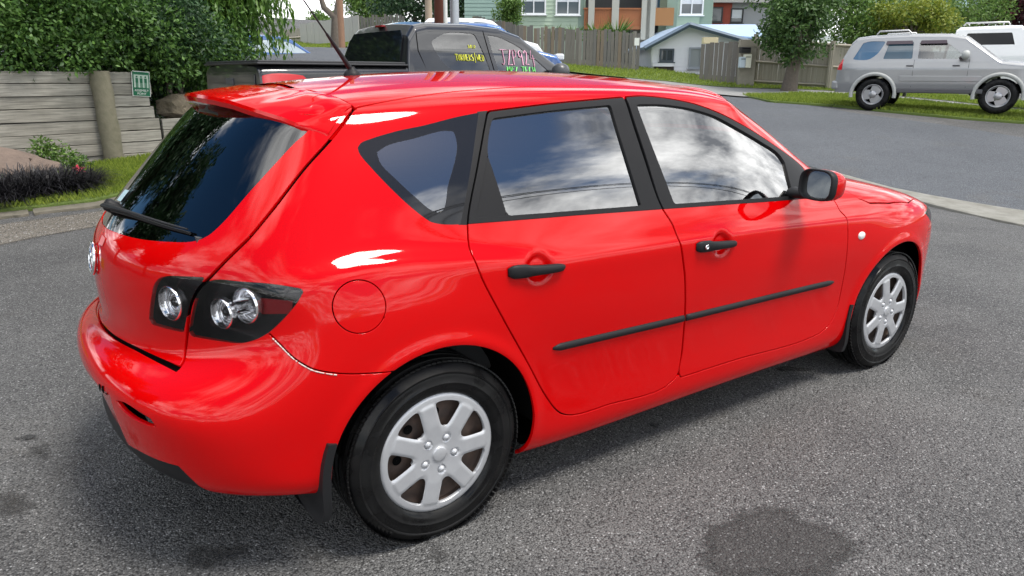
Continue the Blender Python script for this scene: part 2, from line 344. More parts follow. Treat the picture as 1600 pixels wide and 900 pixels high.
# outlines on the car: flank shapes as (x, z), rear shapes as ((x-y)/sqrt2, z), metres
OUT = {
    'qwin': [(0.302, 1.35), (0.214, 1.338), (0.088, 1.315), (0.0, 1.302), (-0.085, 1.283), (-0.12, 1.272), (-0.134, 1.26), (-0.135, 1.247), (-0.111, 1.201), (-0.075, 1.149), (-0.036, 1.101), (0.002, 1.062), (0.029, 1.04), (0.058, 1.031), (0.126, 1.024)],
    'qclear': [(-0.081, 1.244), (-0.052, 1.259), (0.048, 1.279), (0.164, 1.298), (0.19, 1.295), (0.192, 1.276), (0.115, 1.134), (0.08, 1.07), (0.065, 1.063), (0.038, 1.074), (0.009, 1.103), (-0.044, 1.164), (-0.081, 1.218)],
    'rframe': [(0.334, 1.35), (0.599, 1.37), (0.955, 1.387), (0.95, 1.197), (0.972, 1.001), (0.97, 0.996), (0.571, 1.011), (0.153, 1.024), (0.235, 1.184)],
    'rglass': [(0.344, 1.33), (0.589, 1.349), (0.876, 1.363), (0.868, 1.188), (0.876, 1.014), (0.575, 1.024), (0.3, 1.033), (0.29, 1.128), (0.286, 1.222)],
    'rsail': [(0.286, 1.222), (0.3, 1.033), (0.18, 1.038)],
    'rdoor': [(0.335, 1.352), (0.6, 1.372), (0.959, 1.39), (0.953, 1.196), (0.974, 1.0), (1.006, 0.939), (1.018, 0.888), (1.036, 0.824), (1.057, 0.749), (1.073, 0.662), (1.089, 0.557), (1.098, 0.407), (1.088, 0.327), (1.063, 0.304), (0.725, 0.287), (0.518, 0.299), (0.491, 0.313), (0.466, 0.335), (0.414, 0.406), (0.335, 0.539), (0.22, 0.733), (0.144, 0.891), (0.133, 0.943), (0.138, 0.978), (0.15, 1.023), (0.235, 1.184)],
    'fframe': [(0.965, 1.387), (1.051, 1.39), (1.192, 1.38), (1.337, 1.356), (1.487, 1.314), (1.646, 1.251), (1.812, 1.171), (1.98, 1.071), (1.993, 1.034), (1.883, 0.949), (1.39, 0.975), (0.976, 0.994), (0.963, 1.196)],
    'fglass': [(1.006, 1.362), (1.138, 1.36), (1.287, 1.344), (1.438, 1.31), (1.586, 1.248), (1.707, 1.193), (1.816, 1.132), (1.83, 1.103), (1.81, 1.034), (1.8, 0.968), (1.397, 0.989), (1.042, 1.005), (1.015, 1.184)],
    'fdoor': [(0.968, 1.39), (1.053, 1.393), (1.195, 1.382), (1.339, 1.359), (1.489, 1.316), (1.649, 1.253), (1.815, 1.173), (1.986, 1.075), (2.024, 1.034), (2.073, 0.973), (2.097, 0.929), (2.103, 0.886), (2.141, 0.844), (2.145, 0.795), (2.152, 0.699), (2.169, 0.569), (2.164, 0.407), (2.124, 0.336), (2.06, 0.306), (1.978, 0.294), (1.445, 0.304), (1.105, 0.304), (1.093, 0.326), (1.102, 0.406), (1.093, 0.556), (1.077, 0.661), (1.061, 0.749), (1.04, 0.823), (1.021, 0.887), (1.009, 0.938), (0.978, 0.997), (0.963, 1.196)],
    'qlamp': [(0.019, 0.913), (0.127, 0.919), (0.201, 0.917), (0.27, 0.907), (0.288, 0.902), (0.294, 0.894), (0.28, 0.867), (0.245, 0.824), (0.195, 0.778), (0.155, 0.755), (0.104, 0.739), (0.027, 0.737), (-0.06, 0.74), (-0.07, 0.751), (-0.049, 0.813), (-0.027, 0.864), (-0.003, 0.897)],
    'hlamp': [(-0.178, 0.885), (-0.159, 0.903), (-0.134, 0.912), (-0.059, 0.92), (0.002, 0.923), (0.004, 0.916), (-0.025, 0.884), (-0.052, 0.839), (-0.071, 0.791), (-0.088, 0.749), (-0.153, 0.751), (-0.21, 0.754), (-0.222, 0.77), (-0.201, 0.831)],
    'rgl': [(-0.408, 0.991), (-0.253, 0.995), (-0.136, 1.002), (-0.06, 1.009), (-0.028, 1.017), (-0.0, 1.031), (0.032, 1.061), (0.091, 1.14), (0.149, 1.217), (0.195, 1.277), (0.221, 1.305), (0.232, 1.333)],
    'hatch': [(0.322, 1.369), (0.312, 1.335), (0.285, 1.283), (0.239, 1.213), (0.18, 1.109), (0.125, 1.029), (0.073, 0.975), (0.023, 0.924), (-0.021, 0.883), (-0.047, 0.839), (-0.071, 0.767), (-0.089, 0.691), (-0.089, 0.664), (-0.095, 0.652), (-0.16, 0.656), (-0.301, 0.664), (-0.468, 0.662), (-0.552, 0.66)],
    'bseam': [(-0.472, 0.775), (-0.454, 0.749), (-0.43, 0.715), (-0.388, 0.681), (-0.339, 0.663), (-0.276, 0.649), (-0.173, 0.638)],
    'valance': [(-0.24, 0.394), (-0.059, 0.4), (-0.024, 0.353), (-0.01, 0.328), (0.016, 0.303)],
    'slot': [(-0.293, 0.549), (-0.255, 0.558), (-0.122, 0.542), (-0.106, 0.521), (-0.122, 0.518), (-0.271, 0.535)],
}
# ---------------------------------------------------------------- red hatchback
RED = mat('red_car_paint', (.53, .0005, .0012), .5, spec=.0, coat=1., coat_r=.04, coat_ior=1.39)
BLACKTRIM = mat('black_trim_plastic', (.013, .0133, .0145), .5, spec=.22, bump=(400, .08, .001))
BLACKSAT = mat('satin_black_frame', (.011, .011, .012), .48, spec=.18)
FRIT = mat('black_glass_border', (.012, .012, .013), .03)
LINER = mat('dark_inner_metal', (.004, .004, .004), .9, spec=.02)
GLASS = glass('clear_car_glass', (.70, .76, .74), 2.9, ior=1.95)
GLASSD = glass('tinted_rear_glass', (.10, .115, .12), 1.5, ior=1.75)
LENS = glass('smoked_lamp_lens', (.92, .92, .94), 1.0, ior=1.5)
LENSC = glass('clear_lens', (.9, .9, .9), 1.3)
CHROME = mat('chrome', (.92, .92, .93), .2, metal=1.)
LAMPIN = mat('black_lamp_housing', (.005, .0055, .007), .2)
LAMPRED = mat('red_reflector', (.30, .004, .008), .15)
SILVER = mat('silver_wheel_paint', (.55, .56, .58), .36, metal=.45, coat=.4, noise=(30, .5, (.44, .45, .47)))
RUBBER = mat('tyre_rubber', (.005, .005, .0055), .42, spec=.2, bump=(220, .12, .001), noise=(7, .12, (.010, .010, .010)))
STEEL = mat('rusty_steel_wheel', (.035, .026, .022), .7, noise=(22, .2, (.09, .055, .04)))
t_ = RUBBER.node_tree; n_ = t_.nodes.new('ShaderNodeTexNoise'); n_.inputs['Scale'].default_value = 8; n_.inputs['Detail'].default_value = 3; r__ = t_.nodes.new('ShaderNodeMapRange'); r__.inputs['From Min'].default_value = .45; r__.inputs['From Max'].default_value = .55; r__.inputs['To Min'].default_value = .16; r__.inputs['To Max'].default_value = .55
t_.links.new(t_.nodes['Texture Coordinate'].outputs['Object'], n_.inputs['Vector']); t_.links.new(n_.outputs['Fac'], r__.inputs['Value']); t_.links.new(r__.outputs[0], t_.nodes['Principled BSDF'].inputs['Roughness'])      # patchy tyre dressing
FABRIC = mat('dark_seat_fabric', (.055, .057, .06), .9)
HEADL = mat('grey_headliner', (.42, .42, .40), .9)
def hx(P): return [tuple(p) for p in P]
CAR = empty('hatchback_car', (0, 0, 0), 0, 'glossy red five-door hatchback with black door handles and seven-spoke silver wheel covers, on dark asphalt', 'car')
S = car_surface()
nu, nv = S.shape[:2]
# hand-hold cups behind the door handles and the number-plate recess are pressed into the sheet
X_, Y_, Z_ = S[..., 0].copy(), S[..., 1].copy(), S[..., 2].copy()
for cx, cz in ((.372, .866), (1.262, .836)):
    d = np.hypot((X_-cx)/.066, (Z_-cz)/.058); k = np.clip(1-d, 0, 1); k = k*k*(3-2*k)
    S[..., 1] += np.where(Y_ < -.6, np.minimum(k*2.2, 1)*.017, 0)
d = np.maximum((np.abs(Y_)-.385)/.016, np.maximum((Z_-.548)/.02, (.33-Z_)/.04)); k = np.clip(-d, 0, 1); S[..., 0] += np.where(X_ < -.6, k*.026, 0)
# fender and bumper crease softly flared
ii, jj = np.meshgrid(np.arange(nu-1), np.arange(nv-1), indexing='ij'); i0 = (ii*nv+jj).ravel()
TRI = np.concatenate([np.stack([i0, i0+nv, i0+nv+1], 1), np.stack([i0, i0+nv+1, i0+1], 1)])
def tri_normals(V, F):
    n = np.cross(V[F[:, 1]]-V[F[:, 0]], V[F[:, 2]]-V[F[:, 0]]); N = np.zeros_like(V)
    for k in range(3): np.add.at(N, F[:, k], n)
    return N/np.maximum(np.linalg.norm(N, axis=1, keepdims=True), 1e-12)
NRM = tri_normals(S.reshape(-1, 3), TRI).reshape(S.shape)
def sym(N):
    N[0, :, 1] = 0; N[-1, :, 1] = 0; N[:, -1, 1] = 0; return N/np.maximum(np.linalg.norm(N, axis=-1, keepdims=True), 1e-9)
NRM = sym(NRM); roofm = (Z_ > 1.38); NRM[roofm & (NRM[..., 2] < .3)] = (0, 0, 1.)
for _ in range(30):      # even out the normals where the mesh lines bunch up at the ends of the roof spine
    q = NRM.copy(); q[1:-1, 1:-1] = (NRM[1:-1, 1:-1]*2+NRM[2:, 1:-1]+NRM[:-2, 1:-1]+NRM[1:-1, 2:]+NRM[1:-1, :-2])/6; q[:, -1] = q[:, -2]
    NRM = np.where(roofm[..., None], sym(q), NRM)
UU, VV = np.meshgrid(np.arange(nu)/(nu-1), np.arange(nv)/(nv-1), indexing='ij')
ATT = np.concatenate([S.reshape(-1, 3), NRM.reshape(-1, 3), UU.reshape(-1, 1), VV.reshape(-1, 1)], 1)
O2 = {k: smooth_poly(v, closed=k not in ('bseam', 'valance', 'hatch', 'rgl')) for k, v in OUT.items()}
_b = OUT['bseam']; O2['bumper'] = np.concatenate([smooth_poly(_b, closed=False), [(-.05, .62), (-.05, .05), (-1.3, .05), (-1.3, _b[0][1])]])
_h = smooth_poly(OUT['hatch'], closed=False); O2['hatch'] = np.concatenate([[(.8, 1.7), (.8, _h[0][1]+.004)], _h, [(-1.5, .663), (-1.5, 1.7)]])
_g = smooth_poly(OUT['rgl'], closed=False, corner=80); O2['rgl'] = np.concatenate([[(-1.5, .986), (-.50, .987)], _g, [(.26, 1.352), (-.28, 1.372), (-1.5, 1.372)]])
O2['valance'] = np.concatenate([[(-1.5, .365), (-.36, .375)], smooth_poly(OUT['valance'], closed=False), [(.1, .2), (-1.5, .2)]])
FUEL = (-.243, .838, .0745)
SEAMX = ([-.60, -.561, -.50, -.40, -.24, -.10, 0], [-.10, -.106, -.120, -.144, -.180, -.206, -.212])
RAIL = ([-.2, -.106, 0, .25, .5, 1.7], [-.565, -.561, -.552, -.530, -.519, -.505])
BON = ([2.0, 2.23, 2.27, 2.30, 2.37, 2.54, 2.77, 2.95, 3.15, 3.3], [-.66, -.72, -.785, -.815, -.832, -.832, -.815, -.755, -.65, -.52])
HEADLAMP = [(2.93, .785), (3.08, .80), (3.30, .775), (3.46, .745), (3.46, .665), (3.28, .655), (3.10, .69)]
O2['post'] = np.array([(.296, 1.352), (.336, 1.354), (.237, 1.184), (.153, 1.020), (.118, 1.0235)])
def feat(A, k):
    """signed value of one outline at the given points (negative inside)"""
    x, y, z, u, v = A[:, 0], A[:, 1], A[:, 2], A[:, 6], A[:, 7]
    side, rear = y < -.45, x < .15
    xz, sz = np.stack([x, z], 1), np.stack([(x-y)/2**.5, z], 1)
    def sdm(mask, q, P, far=.5):
        o = np.full(len(x), far); lo, hi = P.min(0)-.05, P.max(0)+.05
        m = mask & (q > lo).all(1) & (q < hi).all(1)
        if m.any(): o[m] = sdpoly(q[m], P)
        return o
    if k == 'arch_r': return np.where(y < -.4, np.hypot(x, z-.312)-.366, .5)
    if k == 'arch_f': return np.where(y < -.4, np.hypot(x-2.64, z-.312)-.366, .5)
    if k in ('rdoor', 'fdoor', 'fframe', 'rglass', 'fglass', 'rsail', 'qwin', 'qclear', 'post'): return sdm(side, xz, O2[k])
    if k == 'belt': return np.where(side & (x > .1) & (x < 2.1), np.interp(x, [.15, .57, .975, 1.389, 1.877, 2.02], [1.024, 1.011, .9945, .976, .951, .943])-z, .5)
    if k in ('qlamp', 'hlamp', 'slot', 'rgl', 'valance'): return sdm(rear & (z < 1.39), sz, O2[k])
    if k == 'hatch': return np.maximum(sdm(rear, sz, O2['hatch']), x-np.interp(y, *SEAMX))
    if k == 'bumper': return sdm(x < .1, xz, O2['bumper'])
    if k == 'fuel': return np.where(side, np.hypot(x-FUEL[0], z-FUEL[1])-FUEL[2], .5)
    if k == 'roof': return np.where(z > 1.3, np.maximum(np.maximum(np.interp(x, *RAIL)-y, np.interp(y, *SEAMX)-x), x-1.62), .5)
    if k == 'bonnet':
        d = np.where((x > 1.9) & (v < .70), np.interp(x, *BON)-y, .5); return np.maximum(d, np.maximum(.705-z, 2.12+.10*(1-np.clip(-y/.7, 0, 1)**2)+.05-x))
    if k == 'fbump': return np.where(x > 2.5, np.maximum(z-(.607+.04*np.clip(x-2.9, 0, 1)), 2.80-x), .5)
    if k == 'hlight': return sdm((x > 2.8), xz, np.array(HEADLAMP))
    if k == 'wscr': return np.maximum(np.maximum(.62-u, .555-v), np.maximum(v-.79, x-9))*1.5
G = {'rdoor': .0038, 'fdoor': .0038, 'hatch': .006, 'bumper': .0034, 'fuel': .0026, 'roof': .0045, 'bonnet': .003, 'fbump': .002}
KEYS = ['arch_r', 'arch_f', 'rdoor', 'fdoor', 'belt', 'fframe', 'rglass', 'fglass', 'rsail', 'qwin', 'qclear', 'post', 'qlamp', 'hlamp', 'slot', 'rgl', 'valance', 'hatch', 'bumper', 'fuel', 'roof', 'bonnet', 'fbump', 'hlight', 'wscr']
for k in KEYS:
    for g in ((-G[k], G[k]) if k in G else (0.,)):
        f = feat(ATT, k)-g
        ATT, TRI = imprint(ATT, TRI, f)
CEN = ATT[TRI].mean(1); D = {k: feat(CEN, k) for k in KEYS}
ins = lambda k: D[k] < -G.get(k, 0.); gap = lambda k: np.abs(D[k]) < G[k]
cls = np.full(len(TRI), 'body', dtype='<U12')
def setc(m, n): cls[m] = n
free = np.ones(len(TRI), bool)
setc(ins('roof'), 'roof'); setc(ins('bonnet'), 'bonnet'); setc(ins('bumper'), 'bumper'); setc(ins('fbump'), 'fbumper')
setc((CEN[:, 0] > 2.0) & (cls == 'body') & (D['fdoor'] > .003) & (CEN[:, 2] < .99) & (CEN[:, 7] < .6), 'fender')
setc(ins('fuel'), 'fuel'); setc(ins('rdoor'), 'rdoor'); setc(ins('fdoor'), 'fdoor'); setc(ins('hatch'), 'hatch')
for k in ('rdoor', 'fdoor', 'hatch', 'fuel', 'roof', 'bonnet', 'fbump'): setc(gap(k), 'gap')
setc((cls == 'body') & (CEN[:, 1] < -.5) & (CEN[:, 0] > .9) & (CEN[:, 0] < 1.13) & (CEN[:, 2] < 1.385) & (D['rdoor'] < .012) & (D['fdoor'] < .012), 'gap')
setc(gap('bumper') & ~ins('hatch') & (CEN[:, 0] > -.475), 'gap')
up_ = ins('belt')
setc(ins('rdoor') & up_, 'rframe'); setc(ins('fdoor') & up_ & ((CEN[:, 0] < 1.75) | ins('fframe')), 'fframe')
setc(ins('rglass'), 'rglass'); setc(ins('rsail'), 'rsail'); setc(ins('fglass'), 'fglass')
setc(ins('qwin'), 'qwin'); setc(ins('qclear'), 'qclear'); setc(ins('rgl') & (D['hatch'] < 0), 'rgl')
setc(ins('post') & np.isin(cls, ['body', 'rdoor']), 'post')
setc(ins('qlamp') & ~ins('hatch') & ~gap('hatch'), 'qlamp'); setc(ins('hlamp') & ins('hatch'), 'hlamp'); setc(ins('slot') & (cls == 'bumper'), 'slot')
setc(ins('valance') & (cls == 'bumper'), 'valance'); setc(ins('hlight') & (cls != 'bonnet'), 'hlight'); setc(ins('wscr') & (CEN[:, 1] > -.50) & (cls == 'body'), 'wscr')
setc(ins('arch_r') | ins('arch_f'), 'hole')
MIR = np.array([1, -1, 1.])
def piece(names, both=False, left=False, off=0.):
    m = np.isin(cls, names); F = TRI[m]; U, inv = np.unique(F, return_inverse=True); F = inv.reshape(-1, 3); V = ATT[U, :3]; N = ATT[U, 3:6]; N = N/np.maximum(np.linalg.norm(N, axis=1, keepdims=True), 1e-9)
    V = V+N*off
    if left: V, N, F = V*MIR, N*MIR, F[:, ::-1]
    if both:
        n = len(V); V = np.concatenate([V, V*MIR]); N = np.concatenate([N, N*MIR]); F = np.concatenate([F, F[:, ::-1]+n])
        key = np.round(V, 5); _, first, inv = np.unique(key, axis=0, return_index=True, return_inverse=True); V, N = V[first], N[first]; F = inv.ravel()[F]
        F = F[(F[:, 0] != F[:, 1]) & (F[:, 1] != F[:, 2]) & (F[:, 0] != F[:, 2])]
    return V, N, F
def with_rim(V, N, F, depth):
    """fold the border of a sheet inwards"""
    E = np.concatenate([F[:, [0, 1]], F[:, [1, 2]], F[:, [2, 0]]]); key = np.sort(E, 1); _, inv, cnt = np.unique(key, axis=0, return_inverse=True, return_counts=True)
    B = E[cnt[inv.ravel()] == 1]
    if not depth or len(B) == 0: return V, N, F.tolist()
    vid = np.unique(B); pos = {int(v): i for i, v in enumerate(vid)}; n = len(V); k = len(vid)
    # outward direction along the sheet, for the rim normals
    en = np.zeros((len(V), 3)); e = V[B[:, 1]]-V[B[:, 0]]; o = np.cross(e, N[B[:, 0]]); o /= np.maximum(np.linalg.norm(o, axis=1, keepdims=True), 1e-9)
    np.add.at(en, B[:, 0], o); np.add.at(en, B[:, 1], o); en = en[vid]; en /= np.maximum(np.linalg.norm(en, axis=1, keepdims=True), 1e-9)
    top = V[vid]; bev = top+en*.0012-N[vid]*.0016; bot = bev-N[vid]*depth
    nb = (en*.9+N[vid]*.45); nb /= np.linalg.norm(nb, axis=1, keepdims=True)
    V2 = np.concatenate([V, bev, bot]); N2 = np.concatenate([N, nb, en]); Fl = F.tolist()
    for a, b in B.tolist():
        i, j = pos[a], pos[b]; Fl += [(b, a, n+i), (b, n+i, n+j), (n+j, n+i, n+k+i), (n+j, n+k+i, n+k+j)]
    return V2, N2, Fl
def panel(name, names, m, parent=CAR, both=False, left=False, off=0., rim=.012):
    V, N, F = piece(names, both, left, off); V, N, F = with_rim(V, N, F, rim)
    return mesh_obj(name, V, F, m, parent, N)
def on_flank(x, z):
    """half width and outward normal of the flank at (x, z)"""
    m = (S[..., 1] < -.4); d = np.where(m, (S[..., 0]-x)**2+(S[..., 2]-z)**2, 9); i, j = np.unravel_index(d.argmin(), d.shape); n = NRM[i, j]
    p = S[i, j]; y = p[1]-(n[0]*(x-p[0])+n[2]*(z-p[2]))/n[1]
    return np.array([x, y, z]), n
def on_rear(y, z):
    m = (S[..., 0] < .2); d = np.where(m, (S[..., 1]-y)**2+(S[..., 2]-z)**2, 9); i, j = np.unravel_index(d.argmin(), d.shape); n = NRM[i, j]
    p = S[i, j]; x = p[0]-(n[1]*(y-p[1])+n[2]*(z-p[2]))/n[0]
    return np.array([x, y, z]), n
# dark structure behind the gaps
m = ~np.isin(cls, ['hole', 'rglass', 'fglass', 'qclear', 'rgl', 'wscr', 'qlamp', 'hlamp', 'hlight', 'slot']); _c = cls.copy(); cls[m] = 'liner_'
panel('inner_structure', ['liner_'], LINER, both=True, off=-.016, rim=0); cls = _c
body = panel('body_shell', ['body'], RED, both=True)
roof = panel('roof', ['roof'], RED, both=True); bonnet = panel('bonnet', ['bonnet'], RED, both=True)
bump = panel('rear_bumper', ['bumper'], RED, both=True); fb = panel('front_bumper', ['fbumper'], RED, both=True)
panel('lower_valance', ['valance'], BLACKTRIM, bump, both=True, off=-.006, rim=.02)
ws = panel('windscreen', ['wscr'], GLASS, both=True, off=-.004, rim=0)
hatch = panel('tailgate', ['hatch'], RED, both=True)
rw = panel('rear_window', ['rgl'], GLASSD, hatch, both=True, off=-.003, rim=0)
for L in (False, True):
    sg = 1 if L else -1
    P = lambda *a, **k: panel(*a, left=L, **k)
    fd = P('front_fender', ['fender'], RED)
    P('headlamp', ['hlight'], LENSC, rim=0)
    rd = P('rear_door', ['rdoor'], RED); fdr = P('front_door', ['fdoor'], RED)
    P('window_frame', ['rframe'], BLACKSAT, rd, off=.002, rim=.014); P('window_frame', ['fframe'], BLACKSAT, fdr, off=.002, rim=.014)
    P('quarter_panel_filler', ['rsail'], BLACKSAT, rd, off=-.003, rim=.004)
    P('window_glass', ['rglass'], GLASS, rd, off=-.007, rim=0); P('window_glass', ['fglass'], GLASS, fdr, off=-.007, rim=0)
    qw = P('quarter_window', ['qwin'], FRIT, body, off=-.001, rim=.006); P('window_glass', ['qclear'], GLASS, body, off=-.002, rim=0)
    P('door_post_trim', ['post'], BLACKSAT, body, off=.0, rim=.008)
    if not L: P('fuel_door', ['fuel'], RED, rim=.004)
    P('bumper_slot', ['slot'], BLACKTRIM, bump, off=-.028, rim=0)
    # tail lamps: housing, chrome reflectors, lens
    for nm, key, par in (('tail_lamp', 'qlamp', body), ('tailgate_lamp', 'hlamp', hatch)):
        V, N, F = piece([key], left=L, off=-.002); V2, N2, F2 = with_rim(V, N, F, .004)
        P(nm, [key], LENS, par, off=-.0005, rim=.003)
        V, N, F = piece([key], left=L, off=-.05); mesh_obj('lamp_housing', V, F, LAMPIN, par, N)
        # walls of the housing
        Vt, Nt, Ft = piece([key], left=L, off=-.004); E = np.concatenate([Ft[:, [0, 1]], Ft[:, [1, 2]], Ft[:, [2, 0]]]); _, iv, ct = np.unique(np.sort(E, 1), axis=0, return_inverse=True, return_counts=True); B = E[ct[iv.ravel()] == 1]
        n = len(Vt); mesh_obj('lamp_wall', np.concatenate([Vt, V]), [(a, b, n+b, n+a) for a, b in B.tolist()], LAMPIN, par)
    def bowl(name, y, z, r, depth, par, m=mat('lamp_reflector', (.95, .95, .96), .12, metal=.95), tilt=None):
        p, n_ = on_rear(-abs(y), z); n_ = Vector(n_); p = Vector(p)
        ax = Vector((-.93, -.37, 0)).normalized() if tilt is None else Vector(tilt).normalized()
        c = p-n_*.016
        if L: c.y, ax = -c.y, Vector((ax.x, -ax.y, ax.z))
        b = MB(); b.lathe([(r*1.0, .014), (r*1.04, .012), (r*1.04, -.004), (r*.97, .010), (r*.90, -depth*.35), (r*.72, -depth*.85), (r*.45, -depth*1.15), (r*.2, -depth*1.2)], 28, c, ax)
        o = b.build(name, m, par); b2 = MB(); b2.lathe([(r*.32, -depth*.9), (r*.30, -.004), (r*.18, .004), (0.001, .006)], 20, c, ax); b2.build('bulb', LENSC, par)
        b3 = MB()
        for q in (.82, .62, .44): b3.lathe([(r*q, -depth*.35), (r*q-.0015, -depth*.35+.003), (r*q-.004, -depth*.35)], 24, c, ax)
        b3.build('lens_ring', CHROME, par)
    bowl('reflector', .494, .832, .050, .03, hatch); bowl('reflector', .640, .820, .044, .03, body); bowl('reflector', .700, .850, .050, .03, body)
    p, n_ = on_rear(-.755, .852); b = MB(); n2 = Vector(n_); tn = Vector((0, 0, 1)).cross(n2).normalized(); c_ = Vector(p)-n2*.02
    b.prism([(-.04, -.024), (.05, -.020), (.055, .016), (-.04, .022)], c_, tn, Vector((0, 0, 1)), .006)
    if L: b.v = [(v[0], -v[1], v[2]) for v in b.v]; b.f = [f[::-1] for f in b.f]
    b.build('red_reflector', LAMPRED, body)
    p1, _ = on_rear(-.650, .835); p2, _ = on_rear(-.70, .85); b = MB(); k_ = -1 if L else 1
    b.tube([(p1[0]+.035, (p1[1]+.02)*k_, p1[2]-.003), (p2[0]+.03, (p2[1]+.02)*k_, p2[2]-.003)], .026, 14); b.build('chrome_bridge', CHROME, body)
    # door handles
    for par, x0, x1, zr, key in ((rd, .248, .474, .868, False), (fdr, 1.110, 1.342, .841, True)):
        b = MB(); n = 15; V = []; F = []
        for i in range(n):
            t = i/(n-1); x = x0+(x1-x0)*t; z = zr-.012*t+.003
            p, nn = on_flank(x, z); yb = -max(abs(on_flank(x0, z)[0][1]), abs(on_flank(x1, z)[0][1]))
            hh = np.interp(t, [0, .04, .12, .30, .34, .6, .9, 1], [.014, .021, .023, .0225, .0185, .016, .0135, .006]); th = np.interp(t, [0, .04, .3, .36, .6, .92, 1], [.012, .020, .024, .030, .033, .026, .010])
            for a in range(12):
                q = 2*math.pi*a/12; cy = math.cos(q); sz = math.sin(q); cy = abs(cy)**.7*math.copysign(1, cy); sz = abs(sz)**.8*math.copysign(1, sz)
                V.append((x, yb+.004-th*.5-th*.5*cy, z+hh*sz))
        for i in range(n-1):
            for a in range(12): F.append((i*12+a, (i+1)*12+a, (i+1)*12+(a+1) % 12, i*12+(a+1) % 12))
        F += [tuple(range(12)), tuple(range((n-1)*12, n*12))[::-1]]
        V = np.array(V)
        if L: V = V*MIR; F = [f[::-1] for f in F]
        h_ = mesh_obj('door_handle', V, F, BLACKTRIM, par)
        if key:
            p, nn = on_flank(x0+.035, zr); b = MB(); b.lathe([(.009, 0), (.009, .004), (.006, .0045), (.0055, .002), (.001, .002)], 16, (x0+.036, (p[1]-.022)*k_, zr+.002), (0, -k_, 0)); b.build('lock_barrel', CHROME, par)
    # rubbing strips
    for par, x0, x1 in ((rd, .437, 1.080), (fdr, 1.094, 2.092)):
        V = []; F = []; n = 40
        for i in range(n):
            t = i/(n-1); x = x0+(x1-x0)*t; z = np.interp(x, [.437, 1.08, 2.09], [.574, .562, .550]); p, nn = on_flank(x, z)
            tp = 1.
            if par is rd: tp = min(1, .35+t*14)
            else: tp = min(1, .35+(1-t)*18)
            hh = .0135*min(1, tp); th = .011*tp
            for dy, dz in ((.004, -1), (-.3, -1), (-.85, -.62), (-1, 0), (-.85, .62), (-.3, 1), (.004, 1)):
                V.append((x, p[1]+th*dy, z+hh*dz))
        for i in range(n-1):
            for a in range(6): F.append((i*7+a, (i+1)*7+a, (i+1)*7+a+1, i*7+a+1))
        F += [tuple(range(7)), tuple(range((n-1)*7, n*7))[::-1]]; V = np.array(V)
        if L: V = V*MIR; F = [f[::-1] for f in F]
        mesh_obj('rubbing_strip', V, F, BLACKTRIM, par)
    # side repeater
    p, nn = on_flank(2.258, .752); b = MB(); b.lathe([(.001, .009), (.6, .008), (.9, .005), (1, 0), (1, -.004)], 24, (0, 0, 0), (0, -1, 0))
    o = b.build('side_repeater', mat('frosted_clear_plastic', (.75, .75, .73), .15), fd); o.data.transform(Matrix.Translation((p[0], p[1]*k_, p[2]))@Matrix.Rotation(0 if not L else math.pi, 4, 'Z')@Matrix.Diagonal((.027, 1, .019, 1)))
    # mud flaps
    for cx, q0, q1, z1, ybot in ((0., R_(158), R_(188), .205, -.855), (2.64, R_(165), R_(192), .165, -.86)):
        V = []; F = []; rows = 10; cols = 9
        for lay in (0, 1):
            for i in range(rows):
                t = i/(rows-1)
                q = q0+(q1-q0)*min(1, t*1.6); r = .372+.012*lay+.03*max(0, t-.5); x = cx+r*math.cos(q)-.012*lay*0; z = .312+r*math.sin(q)
                if t > .5: z = z+(z1-z)*(t-.5)/.5
                for j in range(cols):
                    s_ = j/(cols-1); yo = -.874+.02*max(0, t-.55); yi = -.66
                    zz = z+(.03*s_*s_ if t > .9 else 0)-(.0 if j else -.006*(t > .9))
                    V.append((x-.014*lay-.02*s_*t, (yo+(yi-yo)*s_)*k_, zz))
        n_ = rows*cols
        for i in range(rows-1):
            for j in range(cols-1):
                a = i*cols+j; F += [(a, a+1, a+cols+1, a+cols), (n_+a, n_+a+cols, n_+a+cols+1, n_+a+1)]
        loop = [j for j in range(cols)]+[i*cols+cols-1 for i in range(1, rows)]+[(rows-1)*cols+j for j in range(cols-2, -1, -1)]+[i*cols for i in range(rows-2, 0, -1)]
        for a, b_ in zip(loop, loop[1:]+loop[:1]): F.append((a, n_+a, n_+b_, b_))
        if L: F = [f[::-1] for f in F]
        mesh_obj('mud_flap', V, F, BLACKTRIM, CAR).data.set_sharp_from_angle(angle=R_(40))
    # door mirror
    b = MB(); V = []; F = []; n, kk = 14, 20
    for i in range(n):          # housing: rounded box sections along x (car forward)
        t = i/(n-1); x = .0+.115*t; sy = .086*math.sqrt(max(0, 1-(max(0, t-.12)/.9)**2.4)); sz = .064*math.sqrt(max(0, 1-(max(0, t-.12)/.9)**2.2))
        if i == 0: sy, sz = .083, .061
        for a in range(kk):
            q = 2*math.pi*a/kk; c, s_ = math.cos(q), math.sin(q); c = abs(c)**.62*math.copysign(1, c); s_ = abs(s_)**.62*math.copysign(1, s_)
            V.append((x, -sy*c, sz*s_))
    for i in range(n-1):
        for a in range(kk): F.append((i*kk+a, i*kk+(a+1) % kk, (i+1)*kk+(a+1) % kk, (i+1)*kk+a))
    F.append(tuple(range((n-1)*kk, n*kk)))
    MT = Matrix.Translation((1.735, -.955*k_, 1.040))@Matrix.Rotation(R_(-9)*k_, 4, 'Z')@Matrix.Rotation(R_(4), 4, 'Y')
    V = [MT@Vector((v[0], v[1]*k_, v[2])) for v in V]
    if not L: pass
    else: F = [f[::-1] for f in F]
    mr_ = mesh_obj('door_mirror', V, [f for f in F], RED, fdr)
    ring = []; 
    b = MB(); Vb = []; Fb = []
